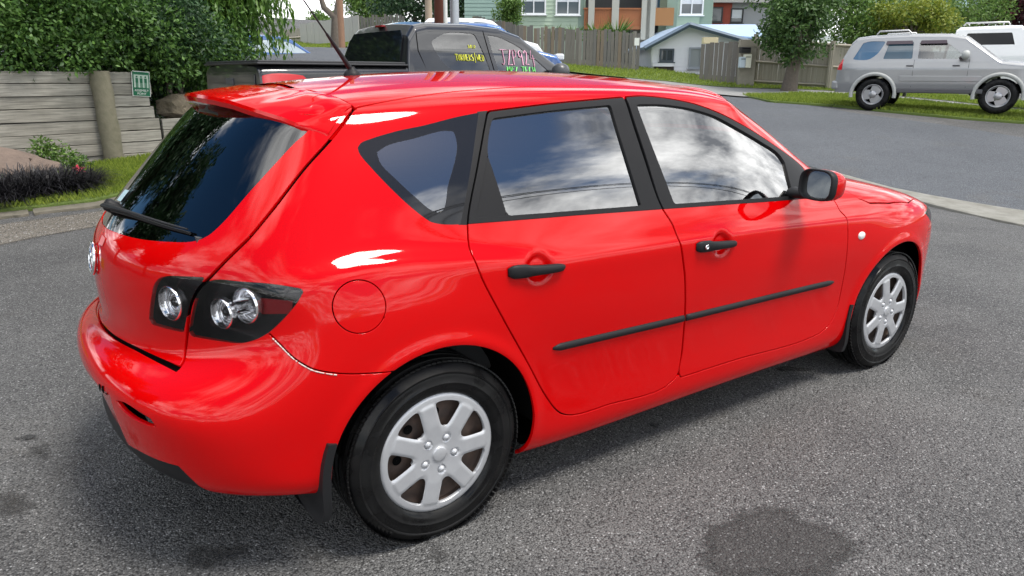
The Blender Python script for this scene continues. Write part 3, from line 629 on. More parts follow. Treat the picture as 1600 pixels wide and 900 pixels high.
    for lay, (sc_, xx) in enumerate(((1.045, .012), (1.05, -.012), (1.0, -.020), (.92, -.016), (.90, .004))):
        for a in range(28):
            q = 2*math.pi*a/28; c, s_ = math.cos(q), math.sin(q); c = abs(c)**.6*math.copysign(1, c); s_ = abs(s_)**.6*math.copysign(1, s_)
            Vb.append(MT@Vector((xx, -.083*sc_*c*k_, .061*sc_*s_)))
    for i in range(4):
        for a in range(28): Fb.append((i*28+a, i*28+(a+1) % 28, (i+1)*28+(a+1) % 28, (i+1)*28+a))
    mesh_obj('mirror_surround', Vb, Fb, BLACKTRIM, fdr)
    mesh_obj('mirror_glass', Vb[-28:], [tuple(range(28))], mat('mirror_glass', (.55, .58, .58), .03, metal=1.), fdr, smooth=False)
    b = MB(); b.tube([(1.80, -.80*k_, .985), (1.79, -.87*k_, .985), (1.785, -.90*k_, .995)], [.045, .036, .03], 10, flat=.55); b.build('mirror_stalk', BLACKTRIM, fdr)
# --- spoiler on the tailgate
ys = np.linspace(-.60, .60, 61); V = []; F = []; prof = []
for y in ys:
    a = abs(y); e = np.clip((a-.52)/.08, 0, 1)
    lx = float(np.interp(-a, *SEAMX))-.006
    i = np.argmin(np.where(np.abs(S[..., 2]-1.3) < .3, (S[..., 0]-lx)**2+(S[..., 1]+a)**2, 9)); lz = S.reshape(-1, 3)[i][2]
    tx = -.445+.55*a*a; tz = float(np.interp(a, [0, .2, .3, .4, .5, .56, .60], [1.402, 1.394, 1.384, 1.364, 1.342, 1.322, 1.296]))
    if a > .56: tx = float(np.interp(a, [.56, .60], [-.272, -.208]))
    yl = a if a < .555 else float(np.interp(a, [.555, .6], [.552, .556])); yt = a
    if a > .555: lx = -.112; lz = float(np.interp(a, [.555, .6], [1.376, 1.371]))
    row = []
    for t in np.linspace(0, 1, 12):
        x = lx+(tx-lx)*t; z = lz+(tz-lz)*t+.006*math.sin(math.pi*t); row.append((x, (yl+(yt-yl)*t)*np.sign(y) if y else 0, z+.004+.004*math.sin(math.pi*min(1, t*2.5))))
    th = .022*(1-.35*e)
    row += [(tx-.004, yt*np.sign(y), tz-.006), (tx+.003, yt*np.sign(y), tz-th), (tx+.03, yt*np.sign(y)*.995, tz-th-.010*(1-e)), (tx+.10*(1-.6*e), yt*np.sign(y)*.985, tz-.035-.0*e), (lx-.01, yl*np.sign(y)*.98, lz-.03)]
    prof.append(row)
k = len(prof[0])
for r in prof: V += r
for i in range(len(prof)-1):
    for a in range(k-1): F.append((i*k+a, i*k+a+1, (i+1)*k+a+1, (i+1)*k+a))
F += [tuple(range(k))[::-1], tuple(range((len(prof)-1)*k, len(prof)*k))]
sp_ = mesh_obj('roof_spoiler', V, F, RED, hatch); sp_.data.set_sharp_from_angle(angle=R_(38))
b = MB(); b.box((-.405, 0, 1.377), (.05, .26, .016)); b.build('high_stop_lamp', mat('pale_lamp_lens', (.55, .52, .5), .12), hatch, .004)
# pale scuffs along the bumper joint
q_ = random.Random(9); sc_pts = smooth_poly(OUT['bseam'], closed=False, n=14); SCUFF = mat('chipped_primer', (.62, .56, .52), .8)
for i in range(4, len(sc_pts)-26):
    if q_.random() < .04: continue
    a, b_ = [Vector(on_flank(*sc_pts[j])[0])+Vector((-.0, -.0015, -.004)) for j in (i, i+1)]; b = MB(); b.tube([a, b_], .0019*q_.uniform(.5, 1.3), 5); b.build('paint_chip', SCUFF, bump)
for i, (yy, zz, w_) in enumerate(((-.305, .552, .012), (-.322, .545, .009), (-.335, .556, .011), (-.350, .540, .008), (-.318, .528, .007), (-.362, .548, .006))):      # torn screw holes by the plate recess
    p, nn = on_rear(yy, zz); nn = Vector(nn); a = Vector((0, -1, 0)); a = (a-nn*a.dot(nn)).normalized(); u_ = nn.cross(a); b = MB(); pts_ = [(w_*q_.uniform(.5, 1.1)*math.cos(k*.9), w_*q_.uniform(.5, 1.4)*math.sin(k*.9)) for k in range(7)]
    b.prism(pts_, Vector(p)+nn*.0005, a, u_, .0015); b.build('scrape_mark', LINER, bump)
# --- emblem: chrome oval with a winged stroke
pe, ne = on_rear(0, .885); ne = Vector((ne[0], 0, ne[2])).normalized(); up = Vector((0, 1, 0)).cross(ne).normalized()
if up.z < 0: up = -up
b = MB(); O = Vector(pe)+ne*.006
b.tube([O+Vector((0, 1, 0))*.062*math.cos(q)+up*.050*math.sin(q) for q in np.linspace(0, 2*math.pi, 41)], .0065, 8, cap=False)
for s_ in (-1, 1):
    b.tube([O+Vector((0, s_*.056, 0))+up*.020, O+Vector((0, s_*.038, 0))+up*.022, O+Vector((0, s_*.018, 0))+up*.006, O+up*-.008], [.004, .006, .007, .006], 6)
    b.tube([O+Vector((0, s_*.018, 0))+up*.006, O+Vector((0, s_*.030, 0))-up*.020, O+Vector((0, s_*.040, 0))-up*.034], [.006, .005, .004], 6)
b.build('emblem', CHROME, hatch)
# --- rear wiper
b = MB(); W0 = on_rear(.10, 1.003)
pts = []; n_w = 9
for i in range(n_w):
    t = i/(n_w-1); y = .05-.55*t; z = 1.030+.014*math.sin(t*3.1)+.004*t; p, nn = on_rear(-abs(y), z); p = np.array([p[0], y, z]); pts.append(Vector(p)+Vector((nn[0], nn[1]*(1 if y < 0 else -1), nn[2]))*(.026-.010*t))
b.tube(pts, [.013, .0135, .011, .009, .0075, .0065, .006, .005, .004], 10, flat=.6); b.build('rear_wiper', BLACKTRIM, hatch)
b = MB(); b.tube([p_+Vector((.006, 0, -.013)) for p_ in pts[1:]], .0045, 6); b.build('wiper_blade', BLACKTRIM, hatch)
b = MB(); b.lathe([(.022, -.02), (.022, .012), (.016, .022), (.001, .024)], 20, pts[0]+Vector((.02, .0, -.005)), (-.8, 0, .55)); b.build('wiper_hub', BLACKTRIM, hatch)
# stickers on the tailgate glass and paint
p, nn = on_rear(-.14, 1.065); nn = Vector(nn); sx = Vector((0, 1, 0)).cross(nn).normalized()
def sticker(name, y, z, w_, h_, m, par, off=.002, rot=0.):
    p, nn = on_rear(-abs(y), z); nn = Vector((nn[0], nn[1]*(1 if y <= 0 else -1), nn[2])); p = Vector((p[0], y, p[2])); a = Vector((0, -1, 0)); a = (a-nn*a.dot(nn)).normalized(); u_ = nn.cross(a).normalized(); u_ = u_ if u_.z > 0 else -u_
    c, s_ = math.cos(rot), math.sin(rot); a, u_ = a*c+u_*s_, u_*c-a*s_
    return mesh_obj(name, [p+nn*off+a*(w_*i)+u_*(h_*j) for i, j in ((-.5, -.5), (.5, -.5), (.5, .5), (-.5, .5))], [(0, 1, 2, 3)], m, par, smooth=False)
STK = mat('pale_blue_sticker', (.45, .62, .66), .5, noise=(160, .12, (.30, .42, .48)))
sticker('glass_sticker', .045, 1.075, .075, .045, STK, hatch, .001, R_(4)); sticker('paint_sticker', -.085, .955, .05, .028, mat('faded_red_sticker', (.75, .20, .20), .5), hatch)
# --- aerial
b = MB(); O = Vector((.136, 0, 1.466)); b.lathe([(.034, -.006), (.033, .002), (.024, .014), (.012, .022), (.009, .03)], 20, O, (0, 0, 1)); dirn = Vector((-.42, 0, .60)).normalized()
b.tube([O+Vector((0, 0, .012))+dirn*t for t in (0, .05, .12, .16)], [.010, .0085, .007, .005], 10); b.tube([O+Vector((0, 0, .012))+dirn*t for t in (.15, .3, .46)], [.0036, .003, .002], 8); b.build('aerial', BLACKTRIM, roof)
# --- wheels
def wheel_cover_mesh():
    nr, nt_ = 44, 7*44; r = np.linspace(.004, .2085, nr); th = np.linspace(0, 2*math.pi, nt_, endpoint=False)
    Rg, Tg = np.meshgrid(r, th, indexing='ij'); A = np.stack([Rg*np.cos(Tg), Rg*np.sin(Tg)], -1).reshape(-1, 2)
    ii, jj = np.meshgrid(np.arange(nr-1), np.arange(nt_), indexing='ij'); a = (ii*nt_+jj).ravel(); b_ = (ii*nt_+(jj+1) % nt_).ravel()
    F = np.concatenate([np.stack([a, a+nt_, b_+nt_], 1), np.stack([a, b_+nt_, b_], 1)])
    def hole(A):
        r = np.hypot(A[:, 0], A[:, 1]); t = np.arctan2(A[:, 1], A[:, 0]); sct = 2*math.pi/7; tt = (t+sct/2) % sct-sct/2
        lat = r*np.sin(np.abs(tt)); g = .0335
        q = np.stack([g-lat, r-.177, .094-r], 1); k = 140.
        return np.log(np.exp(k*q).sum(1))/k-.004
    A, F = imprint(A, F, hole(A)); c = A[F].mean(1); F = F[hole(c) > 0]
    r = np.hypot(A[:, 0], A[:, 1]); t = np.arctan2(A[:, 1], A[:, 0]); sct = 2*math.pi/7; lat = r*np.sin(np.abs((t+sct/2) % sct-sct/2))
    h = np.interp(r, [0, .025, .03, .06, .10, .17, .182, .19, .20, .2085], [.012, .012, .009, .010, .013, .012, .008, .008, .006, -.004])   # outward relief
    sp = np.clip((lat-.018)/.014, 0, 1)*np.clip((r-.07)/.03, 0, 1)*np.clip((.182-r)/.01, 0, 1); h -= .006*sp**2
    for k in range(5):
        q = 2*math.pi*k/5+.35; d = np.hypot(A[:, 0]-.057*math.cos(q), A[:, 1]-.057*math.sin(q)); h -= .006*np.clip((.0155-d)/.003, 0, 1)
    V = np.stack([A[:, 0], -h, A[:, 1]], 1)
    return V, F
WV, WF = wheel_cover_mesh()
WN = tri_normals(WV, WF)
if WN[:, 1].mean() > 0: WF = WF[:, ::-1]; WN = -WN
WV2, WN2, WF2 = with_rim(WV, WN, WF, .012)
RT = .316
def make_wheel():
    e = bpy.data.objects.new('wheel', None); COL.objects.link(e); e.parent = CAR
    b = MB(); hw = .094
    prof = [(.203, hw-.016), (.210, hw-.006), (.228, hw), (.238, hw+.0005), (.240, hw+.0025), (.243, hw+.0025), (.245, hw+.0005), (.262, hw+.001), (.275, hw-.002), (.278, hw+.0005), (.282, hw+.0005), (.285, hw-.004), (.300, hw-.013), (.3095, hw-.027), (.3135, hw-.034)]
    tr = [(.3148, .060), (.3060, .058), (.3060, .052), (.3158, .050), (.3163, .022), (.3065, .020), (.3065, .012), (.3165, .010)]
    full = [(r*.985 if r > .27 else r, h) for r, h in prof+tr]; full = full+[(r, -h) for r, h in full[::-1]]
    b.lathe(full, 96, (0, 0, 0), (0, -1, 0), (0, 0, 1)); ty = b.build('tyre', RUBBER, e); ty.data.set_sharp_from_angle(angle=R_(50))
    b = MB()      # shoulder blocks of the tread
    for k in range(104):
        q = 2*math.pi*k/104
        for sgn in (-1, 1):
            M = Matrix.Rotation(q, 3, 'Y')
            b.box(M@Vector((0, sgn*.069, .3066)), (.0145, .026, .005), M=M@Matrix.Rotation(R_(14)*sgn, 3, 'Z')@Matrix.Rotation(R_(-9)*-sgn, 3, 'X'))
    o = b.build('tread_blocks', RUBBER, e); o['kind'] = 'stuff'
    mesh_obj('wheel_cover', WV2+np.array([0, -.076, 0]), WF2, SILVER, e, WN2)
    b = MB(); b.lathe([(.2075, -.075), (.206, -.072), (.200, -.066), (.188, -.055), (.186, .0), (.19, .07)], 64, (0, 0, 0), (0, 1, 0)); b.lathe([(.184, -.050), (.165, -.042), (.13, -.052), (.09, -.046), (.03, -.05), (.001, -.05)], 48, (0, 0, 0), (0, 1, 0)); b.build('steel_rim', STEEL, e)
    for k in range(14):
        pass
    for k in range(8):
        q = 2*math.pi*k/8+.2; b = MB(); b.lathe([(.016, -.0555), (.014, -.0545), (.001, -.0545)], 14, (.135*math.cos(q), 0, .135*math.sin(q)), (0, 1, 0)); b.build('vent_hole', LINER, e)
    for k in range(5):
        q = 2*math.pi*k/5+.35; b = MB(); b.lathe([(.0115, -.079), (.0115, -.086), (.008, -.090), (.001, -.092)], 14, (.057*math.cos(q), 0, .057*math.sin(q)), (0, 1, 0)); b.build('lug_nut', SILVER, e)
    b = MB(); b.lathe([(.026, -.084), (.0255, -.089), (.020, -.091), (.001, -.0915)], 28, (0, 0, 0), (0, 1, 0)); b.build('hub_cap', SILVER, e)
    return e
W = make_wheel()
def dup(root, parent):
    r = root.copy(); COL.objects.link(r); r.parent = parent
    for ch in list(root.children):
        c = ch.copy(); COL.objects.link(c); c.parent = r
    return r
for i, (x, y, rz, ry) in enumerate(((0, -.760, 0, R_(12.9+90)), (2.64, -.765, 0, R_(12.9+90)), (0, .760, math.pi, .4), (2.64, .765, math.pi, 1.1))):
    o = W if i == 0 else dup(W, CAR)
    o.location = (x, y, .303); o.rotation_mode = 'XYZ'; o.rotation_euler = (0, ry, rz)
# wheel-house liners, floor
for cx in (0, 2.64):
    for s_ in (-1, 1):
        b = MB(); n = 26; V = []; F = []
        for i in range(n):
            q = math.pi*i/(n-1); V += [(cx+.372*math.cos(q), s_*(.84 if cx == 0 else .775), .312+.372*math.sin(q)), (cx+.372*math.cos(q), s_*.60, .312+.372*math.sin(q))]
        for i in range(n-1): F.append((2*i, 2*i+1, 2*i+3, 2*i+2))
        m_ = len(V); V += [(cx, s_*.60, .30)]; F += [(2*i+1, m_, 2*i+3) for i in range(n-1)]
        b.add(V, F, True); b.build('wheel_house', LINER, CAR)
b = MB(); b.box((1.32, 0, .21), (1.9, 1.56, .03)); b.box((-.36, 0, .36), (.62, 1.20, .03)); b.box((3.0, 0, .24), (.7, 1.2, .03)); b.box((1.32, 0, .235), (2.64, 1.1, .02)); b.build('floor_pan', LINER, CAR)
# --- cabin
SEATM = FABRIC
def rblock(b, c, d, M=None): b.box(c, d, M=M)
for y in (-.37, .37):
    b = MB(); b.box((1.28, y, .50), (.52, .50, .16)); b.box((.98, y, .80), (.14, .48, .60), M=Matrix.Rotation(R_(-14), 3, 'Y')); b.box((.86, y, 1.19), (.09, .27, .18), M=Matrix.Rotation(R_(-10), 3, 'Y')); b.tube([(.89, y-.06, 1.05), (.87, y-.06, 1.14)], .007, 6); b.tube([(.89, y+.06, 1.05), (.87, y+.06, 1.14)], .007, 6)
    b.build('front_seat', SEATM, CAR, .045, 3)
b = MB(); b.box((.40, 0, .52), (.50, 1.26, .18)); b.box((.10, 0, .82), (.15, 1.26, .58), M=Matrix.Rotation(R_(-20), 3, 'Y'))
for y in (-.38, .38): b.box((-.02, y, 1.15), (.09, .27, .14), M=Matrix.Rotation(R_(-18), 3, 'Y'))
b.build('rear_seat', SEATM, CAR, .045, 3)
b = MB(); b.box((1.98, 0, .84), (.50, 1.44, .22)); b.box((1.80, -.37, .93), (.22, .40, .10)); b.box((1.6, 0, .55), (.7, .22, .25)); b.build('dashboard', mat('dash_plastic', (.03, .031, .033), .6), CAR, .04, 3)
b = MB(); M = Matrix.Rotation(R_(-66), 3, 'Y'); b.tube([Vector((1.58, -.37, .95))+M@Vector((.185*math.cos(q), .185*math.sin(q), 0)) for q in np.linspace(0, 2*math.pi, 33)], .015, 8, cap=False); b.lathe([(.075, -.02), (.07, .02), (.001, .03)], 18, (1.60, -.37, .945), M@Vector((0, 0, 1)))
for q in (0, 2.1, 4.2): b.tube([Vector((1.59, -.37, .95)), Vector((1.58, -.37, .95))+M@Vector((.18*math.cos(q), .18*math.sin(q), 0))], .014, 6)
b.build('steering_wheel', mat('wheel_leather', (.02, .02, .02), .5), CAR)
V, N, F = piece(['roof'], both=True, off=-.03); mesh_obj('headliner', V, F, HEADL, CAR, N)
b = MB(); b.box((.98, 0, .6), (.02, .02, .02))
for s_ in (-1, 1):
    b = MB(); b.box((.78, s_*.77, .66), (.66, .04, .56)); b.box((1.55, s_*.77, .65), (.95, .04, .54)); b.build('door_card', mat('door_card_grey', (.07, .07, .07), .8), CAR, .01)
b = MB(); b.box((-.30, 0, .72), (.55, 1.1, .02)); b.build('boot_floor', LINER, CAR)
b = MB(); b.box((-.28, 0, 1.0), (.62, 1.08, .015), M=Matrix.Rotation(R_(3), 3, 'Y')); b.build('parcel_shelf', FABRIC, CAR)
b = MB(); b.box((1.62, 0, 1.33), (.03, .20, .065)); b.build('rear_view_mirror', BLACKTRIM, CAR, .01)
# ---------------------------------------------------------------- place: view-aligned ground frame (r = right, d = away, z = up), all in metres
YAW = 0.959034
FH = np.array([math.cos(YAW), math.sin(YAW)]); RH = np.array([math.sin(YAW), -math.cos(YAW)]); RZ = math.atan2(RH[1], RH[0])
def dirp(px, py): return CF+CR*((px-800)/CAM_F)-CU*((py-450)/CAM_F)
def P2(px, py, d):
    """(r, z) of a sight line at the distance d"""
    v = dirp(px, py); t = d/(v[:2]@FH); return float(t*(v[:2]@RH)), float(CAM_P[2]+t*v[2])
def WR(r, d, z=0.): xy = CAM_P[:2]+RH*r+FH*d; return (float(xy[0]), float(xy[1]), z)
GC = [(x, y, 0.) for x in (-4, -2, 0, 2, 4, 5.5) for y in (-5, -3, -1, 1, 2.5)]
def gadd(px, py, d): r, z = P2(px, py, d); GC.append(WR(r, d, z))
for a in ((1450, 320, 9.3), (1600, 352, 8.6), (1360, 173, 18.), (1550, 188, 16.6), (1700, 200, 15.8), (1240, 138, 27), (1140, 131, 27.5), (1000, 113, 29), (880, 103, 30), (1180, 153, 22), (1330, 145, 25), (1080, 140, 25), (1500, 160, 24),
          (182, 260, 9.9), (105, 272, 9.2), (0, 290, 8.3), (290, 236, 11.2), (-200, 330, 7.4), (470, 96, 16), (560, 100, 17), (470, 78, 30), (560, 74, 30), (650, 80, 26), (760, 92, 27), (330, 100, 17)): gadd(*a)
for r_, d_, z_ in ((-2.9, 8.2, .22), (-1.2, 9.4, .22), (0., 10.2, .24), (-30, 60, 6.), (0, 60, 4.4), (30, 60, 3.2), (-60, 60, 7), (60, 40, 1.8), (-14, 9, 1.2), (-22, 20, 3.0), (-9, 4, .05), (14, 6, .0), (22, 10, .2), (-8, -6, 0), (8, -8, 0), (0, -12, 0), (20, -4, 0), (-20, -6, .2), (-40, 0, 1), (40, 0, 0), (0, -40, 0)): GC.append(WR(r_, d_, z_))
zs5 = P2(1450, 320, 9.3)
GC = np.array(GC)
def tps(q, c): d = np.linalg.norm(q[:, None]-c[None], axis=2); return d*d*np.log(np.maximum(d, 1e-6))
_K = tps(GC[:, :2], GC[:, :2])+np.eye(len(GC))*.8; _P = np.c_[np.ones(len(GC)), GC[:, :2]]; _n = len(GC)
_sol = np.linalg.solve(np.block([[_K, _P], [_P.T, np.zeros((3, 3))]]), np.r_[GC[:, 2], 0, 0, 0])
def gz(xy):
    xy = np.atleast_2d(np.asarray(xy, float)); q = xy-CAM_P[:2]; d = q@FH; r = q@RH
    rr = np.hypot(d, r); s_ = np.minimum(1, 75/np.maximum(rr, 1)); xs = CAM_P[:2]+q*s_[:, None]
    z = np.concatenate([tps(xs[i:i+4000], GC[:, :2])@_sol[:_n] for i in range(0, len(xs), 4000)])+np.c_[np.ones(len(xs)), xs]@_sol[_n:]
    # level ground under and around the red car
    near = np.clip((np.maximum(np.abs(xs[:, 0]-1.2)/5.6, np.abs(xs[:, 1]+1.2)/3.6)-1)/.35, 0, 1); near = near*near*(3-2*near)
    return z*near
def gpt(px, py):
    """ground point on a sight line"""
    v = dirp(px, py); lo, hi = 1., 90.
    ts = np.linspace(1, 90, 500); p = CAM_P+v*ts[:, None]; h = p[:, 2]-gz(p[:, :2]); i = np.argmax(h < 0) if (h < 0).any() else len(ts)-1
    a, b = ts[max(i-1, 0)], ts[i]
    for _ in range(25):
        m = (a+b)/2; q = CAM_P+v*m
        if q[2] > gz(q[:2])[0]: a = m
        else: b = m
    return CAM_P+v*a
def sheet(name, poly, off, m, step=.4, kind='structure', parent=None, edge=0.):
    """draped sheet over the ground inside a plan polygon"""
    P = np.array([(p[0], p[1]) for p in poly]); lo, hi = P.min(0)-step, P.max(0)+step
    nx, ny = [int(min(260, max(4, (hi[i]-lo[i])/step))) for i in (0, 1)]
    gx, gy = np.meshgrid(np.linspace(lo[0], hi[0], nx), np.linspace(lo[1], hi[1], ny), indexing='ij'); A = np.stack([gx.ravel(), gy.ravel()], 1)
    ii, jj = np.meshgrid(np.arange(nx-1), np.arange(ny-1), indexing='ij'); a = (ii*ny+jj).ravel(); F = np.concatenate([np.stack([a, a+ny, a+ny+1], 1), np.stack([a, a+ny+1, a+1], 1)])
    A, F = imprint(A, F, sdpoly(A, P)); F = F[sdpoly(A[F].mean(1), P) < 0]; U, inv = np.unique(F, return_inverse=True); A = A[U]; F = inv.reshape(-1, 3)
    V = np.c_[A, gz(A)+off]; N = tri_normals(V, F)
    if edge: V, N, F = with_rim(V, N, F, edge); N = None
    o = mesh_obj(name, V, F, m, parent)
    if not edge:
        at_ = o.data.attributes.new('edge', 'FLOAT', 'POINT'); at_.data.foreach_set('value', (-sdpoly(A, P)).astype(np.float32))
    if kind: o['kind'] = kind
    return o
def asphalt(name, c0, c1, stone, scale, rough, bump, soft=0.):
    m = bpy.data.materials.new(name); m.use_nodes = True; t = m.node_tree; b = t.nodes['Principled BSDF']; L = t.links.new
    tc = t.nodes.new('ShaderNodeTexCoord')
    def noise(s, d=5, r=.6):
        n = t.nodes.new('ShaderNodeTexNoise'); n.inputs['Scale'].default_value = s; n.inputs['Detail'].default_value = d; n.inputs['Roughness'].default_value = r; L(tc.outputs['Object'], n.inputs['Vector']); return n.outputs['Fac']
    def rng(x, a, e, lo=0., hi=1.):
        n = t.nodes.new('ShaderNodeMapRange'); n.inputs['From Min'].default_value = a; n.inputs['From Max'].default_value = e; n.inputs['To Min'].default_value = lo; n.inputs['To Max'].default_value = hi; L(x, n.inputs['Value']); return n.outputs[0]
    def mixc(f, a, e):
        n = t.nodes.new('ShaderNodeMix'); n.data_type = 'RGBA'
        for k, x in (('Factor', f), ('A', a), ('B', e)):
            if isinstance(x, tuple): n.inputs[k].default_value = (*x, 1)
            else: L(x, n.inputs[k])
        return n.outputs['Result']
    v = t.nodes.new('ShaderNodeTexVoronoi'); v.inputs['Scale'].default_value = scale; L(tc.outputs['Object'], v.inputs['Vector'])
    v2 = t.nodes.new('ShaderNodeTexVoronoi'); v2.inputs['Scale'].default_value = scale*.42; L(tc.outputs['Object'], v2.inputs['Vector'])
    sp = t.nodes.new('ShaderNodeSeparateColor'); L(v.outputs['Color'], sp.inputs[0])
    base = mixc(rng(noise(.55, 7), .38, .62), c0, c1); base = mixc(rng(noise(3.1, 5, .65), .45, .70, 0, .35), base, (c0[0]*.7, c0[1]*.7, c0[2]*.7))
    base = mixc(rng(noise(.9, 4), .58, .72, 0, .45), base, (c0[0]*1.25, c0[1]*1.05, c0[2]*.8))       # tan dust
    base = mixc(rng(sp.outputs[0], .55, 1., 0, .9), base, stone)                                      # stones in the binder
    base = mixc(rng(sp.outputs[1], .955, .985, 0, .75), base, (min(1, stone[0]*2.0),)*3)                 # few pale chips
    base = mixc(rng(v.outputs['Distance'], .50, .78, 0, .85), base, (.014, .014, .015))                 # pits
    L(base, b.inputs['Base Color']); b.inputs['Roughness'].default_value = rough; b.inputs['Specular IOR Level'].default_value = .35
    bp = t.nodes.new('ShaderNodeBump'); bp.inputs['Strength'].default_value = bump; bp.inputs['Distance'].default_value = .012; bp.invert = True
    ad = t.nodes.new('ShaderNodeMath'); ad.operation = 'ADD'; L(v.outputs['Distance'], ad.inputs[0]); L(v2.outputs['Distance'], ad.inputs[1]); L(ad.outputs[0], bp.inputs['Height']); L(bp.outputs[0], b.inputs['Normal'])
    if soft:      # ragged worn border of a repair or stain
        at_ = t.nodes.new('ShaderNodeAttribute'); at_.attribute_name = 'edge'; n_ = noise(38, 3, .7); ma = t.nodes.new('ShaderNodeMath'); ma.operation = 'MULTIPLY_ADD'; L(at_.outputs['Fac'], ma.inputs[0]); ma.inputs[1].default_value = 1/soft; L(n_, ma.inputs[2])
        al = rng(ma.outputs[0], .52, 1.05); L(al, b.inputs['Alpha'])
    return m
ASPH = asphalt('worn_asphalt', (.066, .066, .067), (.130, .129, .127), (.20, .199, .195), 155, .76, .65)
ROADM = asphalt('road_chipseal', (.080, .088, .100), (.100, .109, .122), (.135, .144, .158), 110, .85, .35)
PATCHM = asphalt('dark_patch_asphalt', (.042, .0415, .041), (.06, .058, .056), (.095, .093, .09), 150, .8, .6, .10)
OILM = asphalt('oil_soaked_asphalt', (.028, .028, .028), (.045, .044, .043), (.06, .06, .06), 165, .6, .5, .03)
CONC = mat('old_concrete', (.25, .245, .22), .9, noise=(5, .22, (.15, .145, .12)), bump=(120, .3, .004))
PATHM = mat('footpath_concrete', (.25, .25, .245), .9, noise=(4, .3, (.19, .19, .185)), bump=(90, .2, .004))
GRASSM = mat('lawn_soil', (.075, .12, .022), .95, noise=(2.2, .3, (.11, .15, .03)), bump=(60, .5, .03))
# base sheet, fine near the car, reaching past the far trees
da = np.r_[np.linspace(-260, -30, 8), np.linspace(-22, 40, 125), np.linspace(45, 90, 16), np.linspace(110, 700, 12)]; rb = np.r_[np.linspace(-600, -60, 8), np.linspace(-45, 45, 121), np.linspace(60, 600, 8)]
A = np.array([WR(r, d)[:2] for d in da for r in rb]); n_ = len(rb); F = [(i*n_+j, i*n_+j+1, (i+1)*n_+j+1, (i+1)*n_+j) for i in range(len(da)-1) for j in range(n_-1)]
tag(mesh_obj('asphalt_forecourt', np.c_[A, gz(A)], F, ASPH), kind='structure')
def gl(pts): return [gpt(*p) for p in pts]
# road beyond the kerb on the right, running up the hill past the far verge
roadp = gl([(1700, 352), (1600, 334), (1450, 309), (1340, 282), (1230, 250), (1000, 205), (700, 165), (300, 140)])+[WR(-20, 22), WR(-14, 34), WR(-9.5, 33)]+gl([(540, 79), (700, 98), (870, 112), (985, 127), (1120, 148), (1190, 155), (1340, 178), (1480, 196), (1700, 232)])+[WR(30, 10)]
sheet('road', roadp, .006, ROADM, .35)
# kerb strip between forecourt and road
kp = gl([(1750, 384), (1600, 356), (1450, 322), (1390, 305), (1280, 275), (1290, 268), (1395, 297), (1450, 308), (1600, 333), (1750, 356)])
sheet('kerb_strip', kp, .035, CONC, .12, edge=.05)
# far side: verge, footpath, lawn
sheet('verge_grass', gl([(1160, 151), (1250, 148), (1360, 152), (1480, 166), (1750, 196), (1750, 207), (1600, 194), (1500, 187), (1385, 176), (1300, 167), (1200, 160)]), .05, GRASSM, .3, edge=.06)
sheet('footpath', gl([(980, 124), (1040, 128), (1140, 138), (1250, 141), (1340, 145), (1480, 158), (1750, 184), (1750, 200), (1480, 168), (1360, 154), (1250, 150), (1160, 153), (1060, 143), (985, 132)]), .045, PATHM, .3)
sheet('lawn_strip', gl([(820, 95), (1000, 108), (1100, 122), (1240, 131), (1340, 134), (1750, 172), (1750, 188), (1480, 160), (1340, 147), (1250, 142), (1140, 139), (1040, 129), (960, 122), (830, 107)]), .06, GRASSM, .4)
hill = [WR(*P2(430, 76, 33)[:1], 33), WR(*P2(560, 82, 30)[:1], 30), WR(*P2(720, 94, 28)[:1], 28), WR(*P2(720, 80, 33)[:1], 33.5), WR(*P2(420, 60, 44)[:1], 44)]
sheet('hill_grass', hill, .06, GRASSM, .5)
# left bank below the timber wall
bank = gl([(-420, 470), (-200, 378), (0, 334), (60, 329), (150, 318), (230, 300), (330, 270), (420, 245)])+gl([(420, 225), (300, 235), (182, 256), (105, 269), (0, 288), (-260, 340), (-600, 400)])
sheet('bank_grass', bank, .045, GRASSM, .2, edge=.05)
for pts in ([(-420, 482), (-200, 388), (0, 343), (45, 337), (45, 331), (0, 336), (-200, 379), (-420, 472)], [(52, 336), (150, 326), (215, 310), (215, 303), (150, 319), (52, 330)]):
    o = sheet('kerb_edging', gl(pts), .025, mat('mossy_kerb', (.17, .15, .12), .95, noise=(6, .2, (.09, .085, .06)), bump=(50, .6, .01)), .1, edge=.05)
GRAV = asphalt('brown_gravel_edge', (.13, .115, .095), (.19, .17, .145), (.26, .24, .21), 90, .9, .8, .12)
sheet('gravel_edge', gl([(-300, 440), (-100, 378), (0, 350), (60, 342), (150, 330), (205, 316), (205, 340), (150, 356), (60, 372), (0, 385), (-100, 410), (-300, 490)]), .004, GRAV, .05)
# asphalt repairs and oil marks with their own outlines
def blob(px, py, rx, ry, n=110, j=.18, seed=1):
    q = random.Random(seed); ph = [q.uniform(0, 6.28) for _ in range(4)]; o = []
    for i in range(n):
        a = 2*math.pi*i/n; k = 1+j*(math.sin(2*a+ph[0])*.6+math.sin(3*a+ph[1])*.5+math.sin(5*a+ph[2])*.3+math.sin(9*a+ph[3])*.2)+q.uniform(-.05, .05); o.append((px+rx*k*math.cos(a), py+ry*k*math.sin(a)))
    return o
sheet('asphalt_patch', gl(blob(1208, 856, 116, 66, seed=4)), .004, PATCHM, .02)
for i, (px, py, rx, ry) in enumerate(((33, 831, 12, 5), (490, 872, 12, 8), (682, 866, 22, 18), (1021, 666, 9, 5), (62, 707, 26, 11), (45, 685, 18, 6), (20, 790, 45, 18), (790, 745, 14, 8), (1238, 578, 30, 4), (330, 870, 60, 22), (1390, 262, 8, 2))):
    sheet('oil_stain', gl(blob(px, py, rx, ry, seed=20+i, j=.3)), .004+.0006*(i % 3), OILM if ry < 10 else PATCHM, .02)
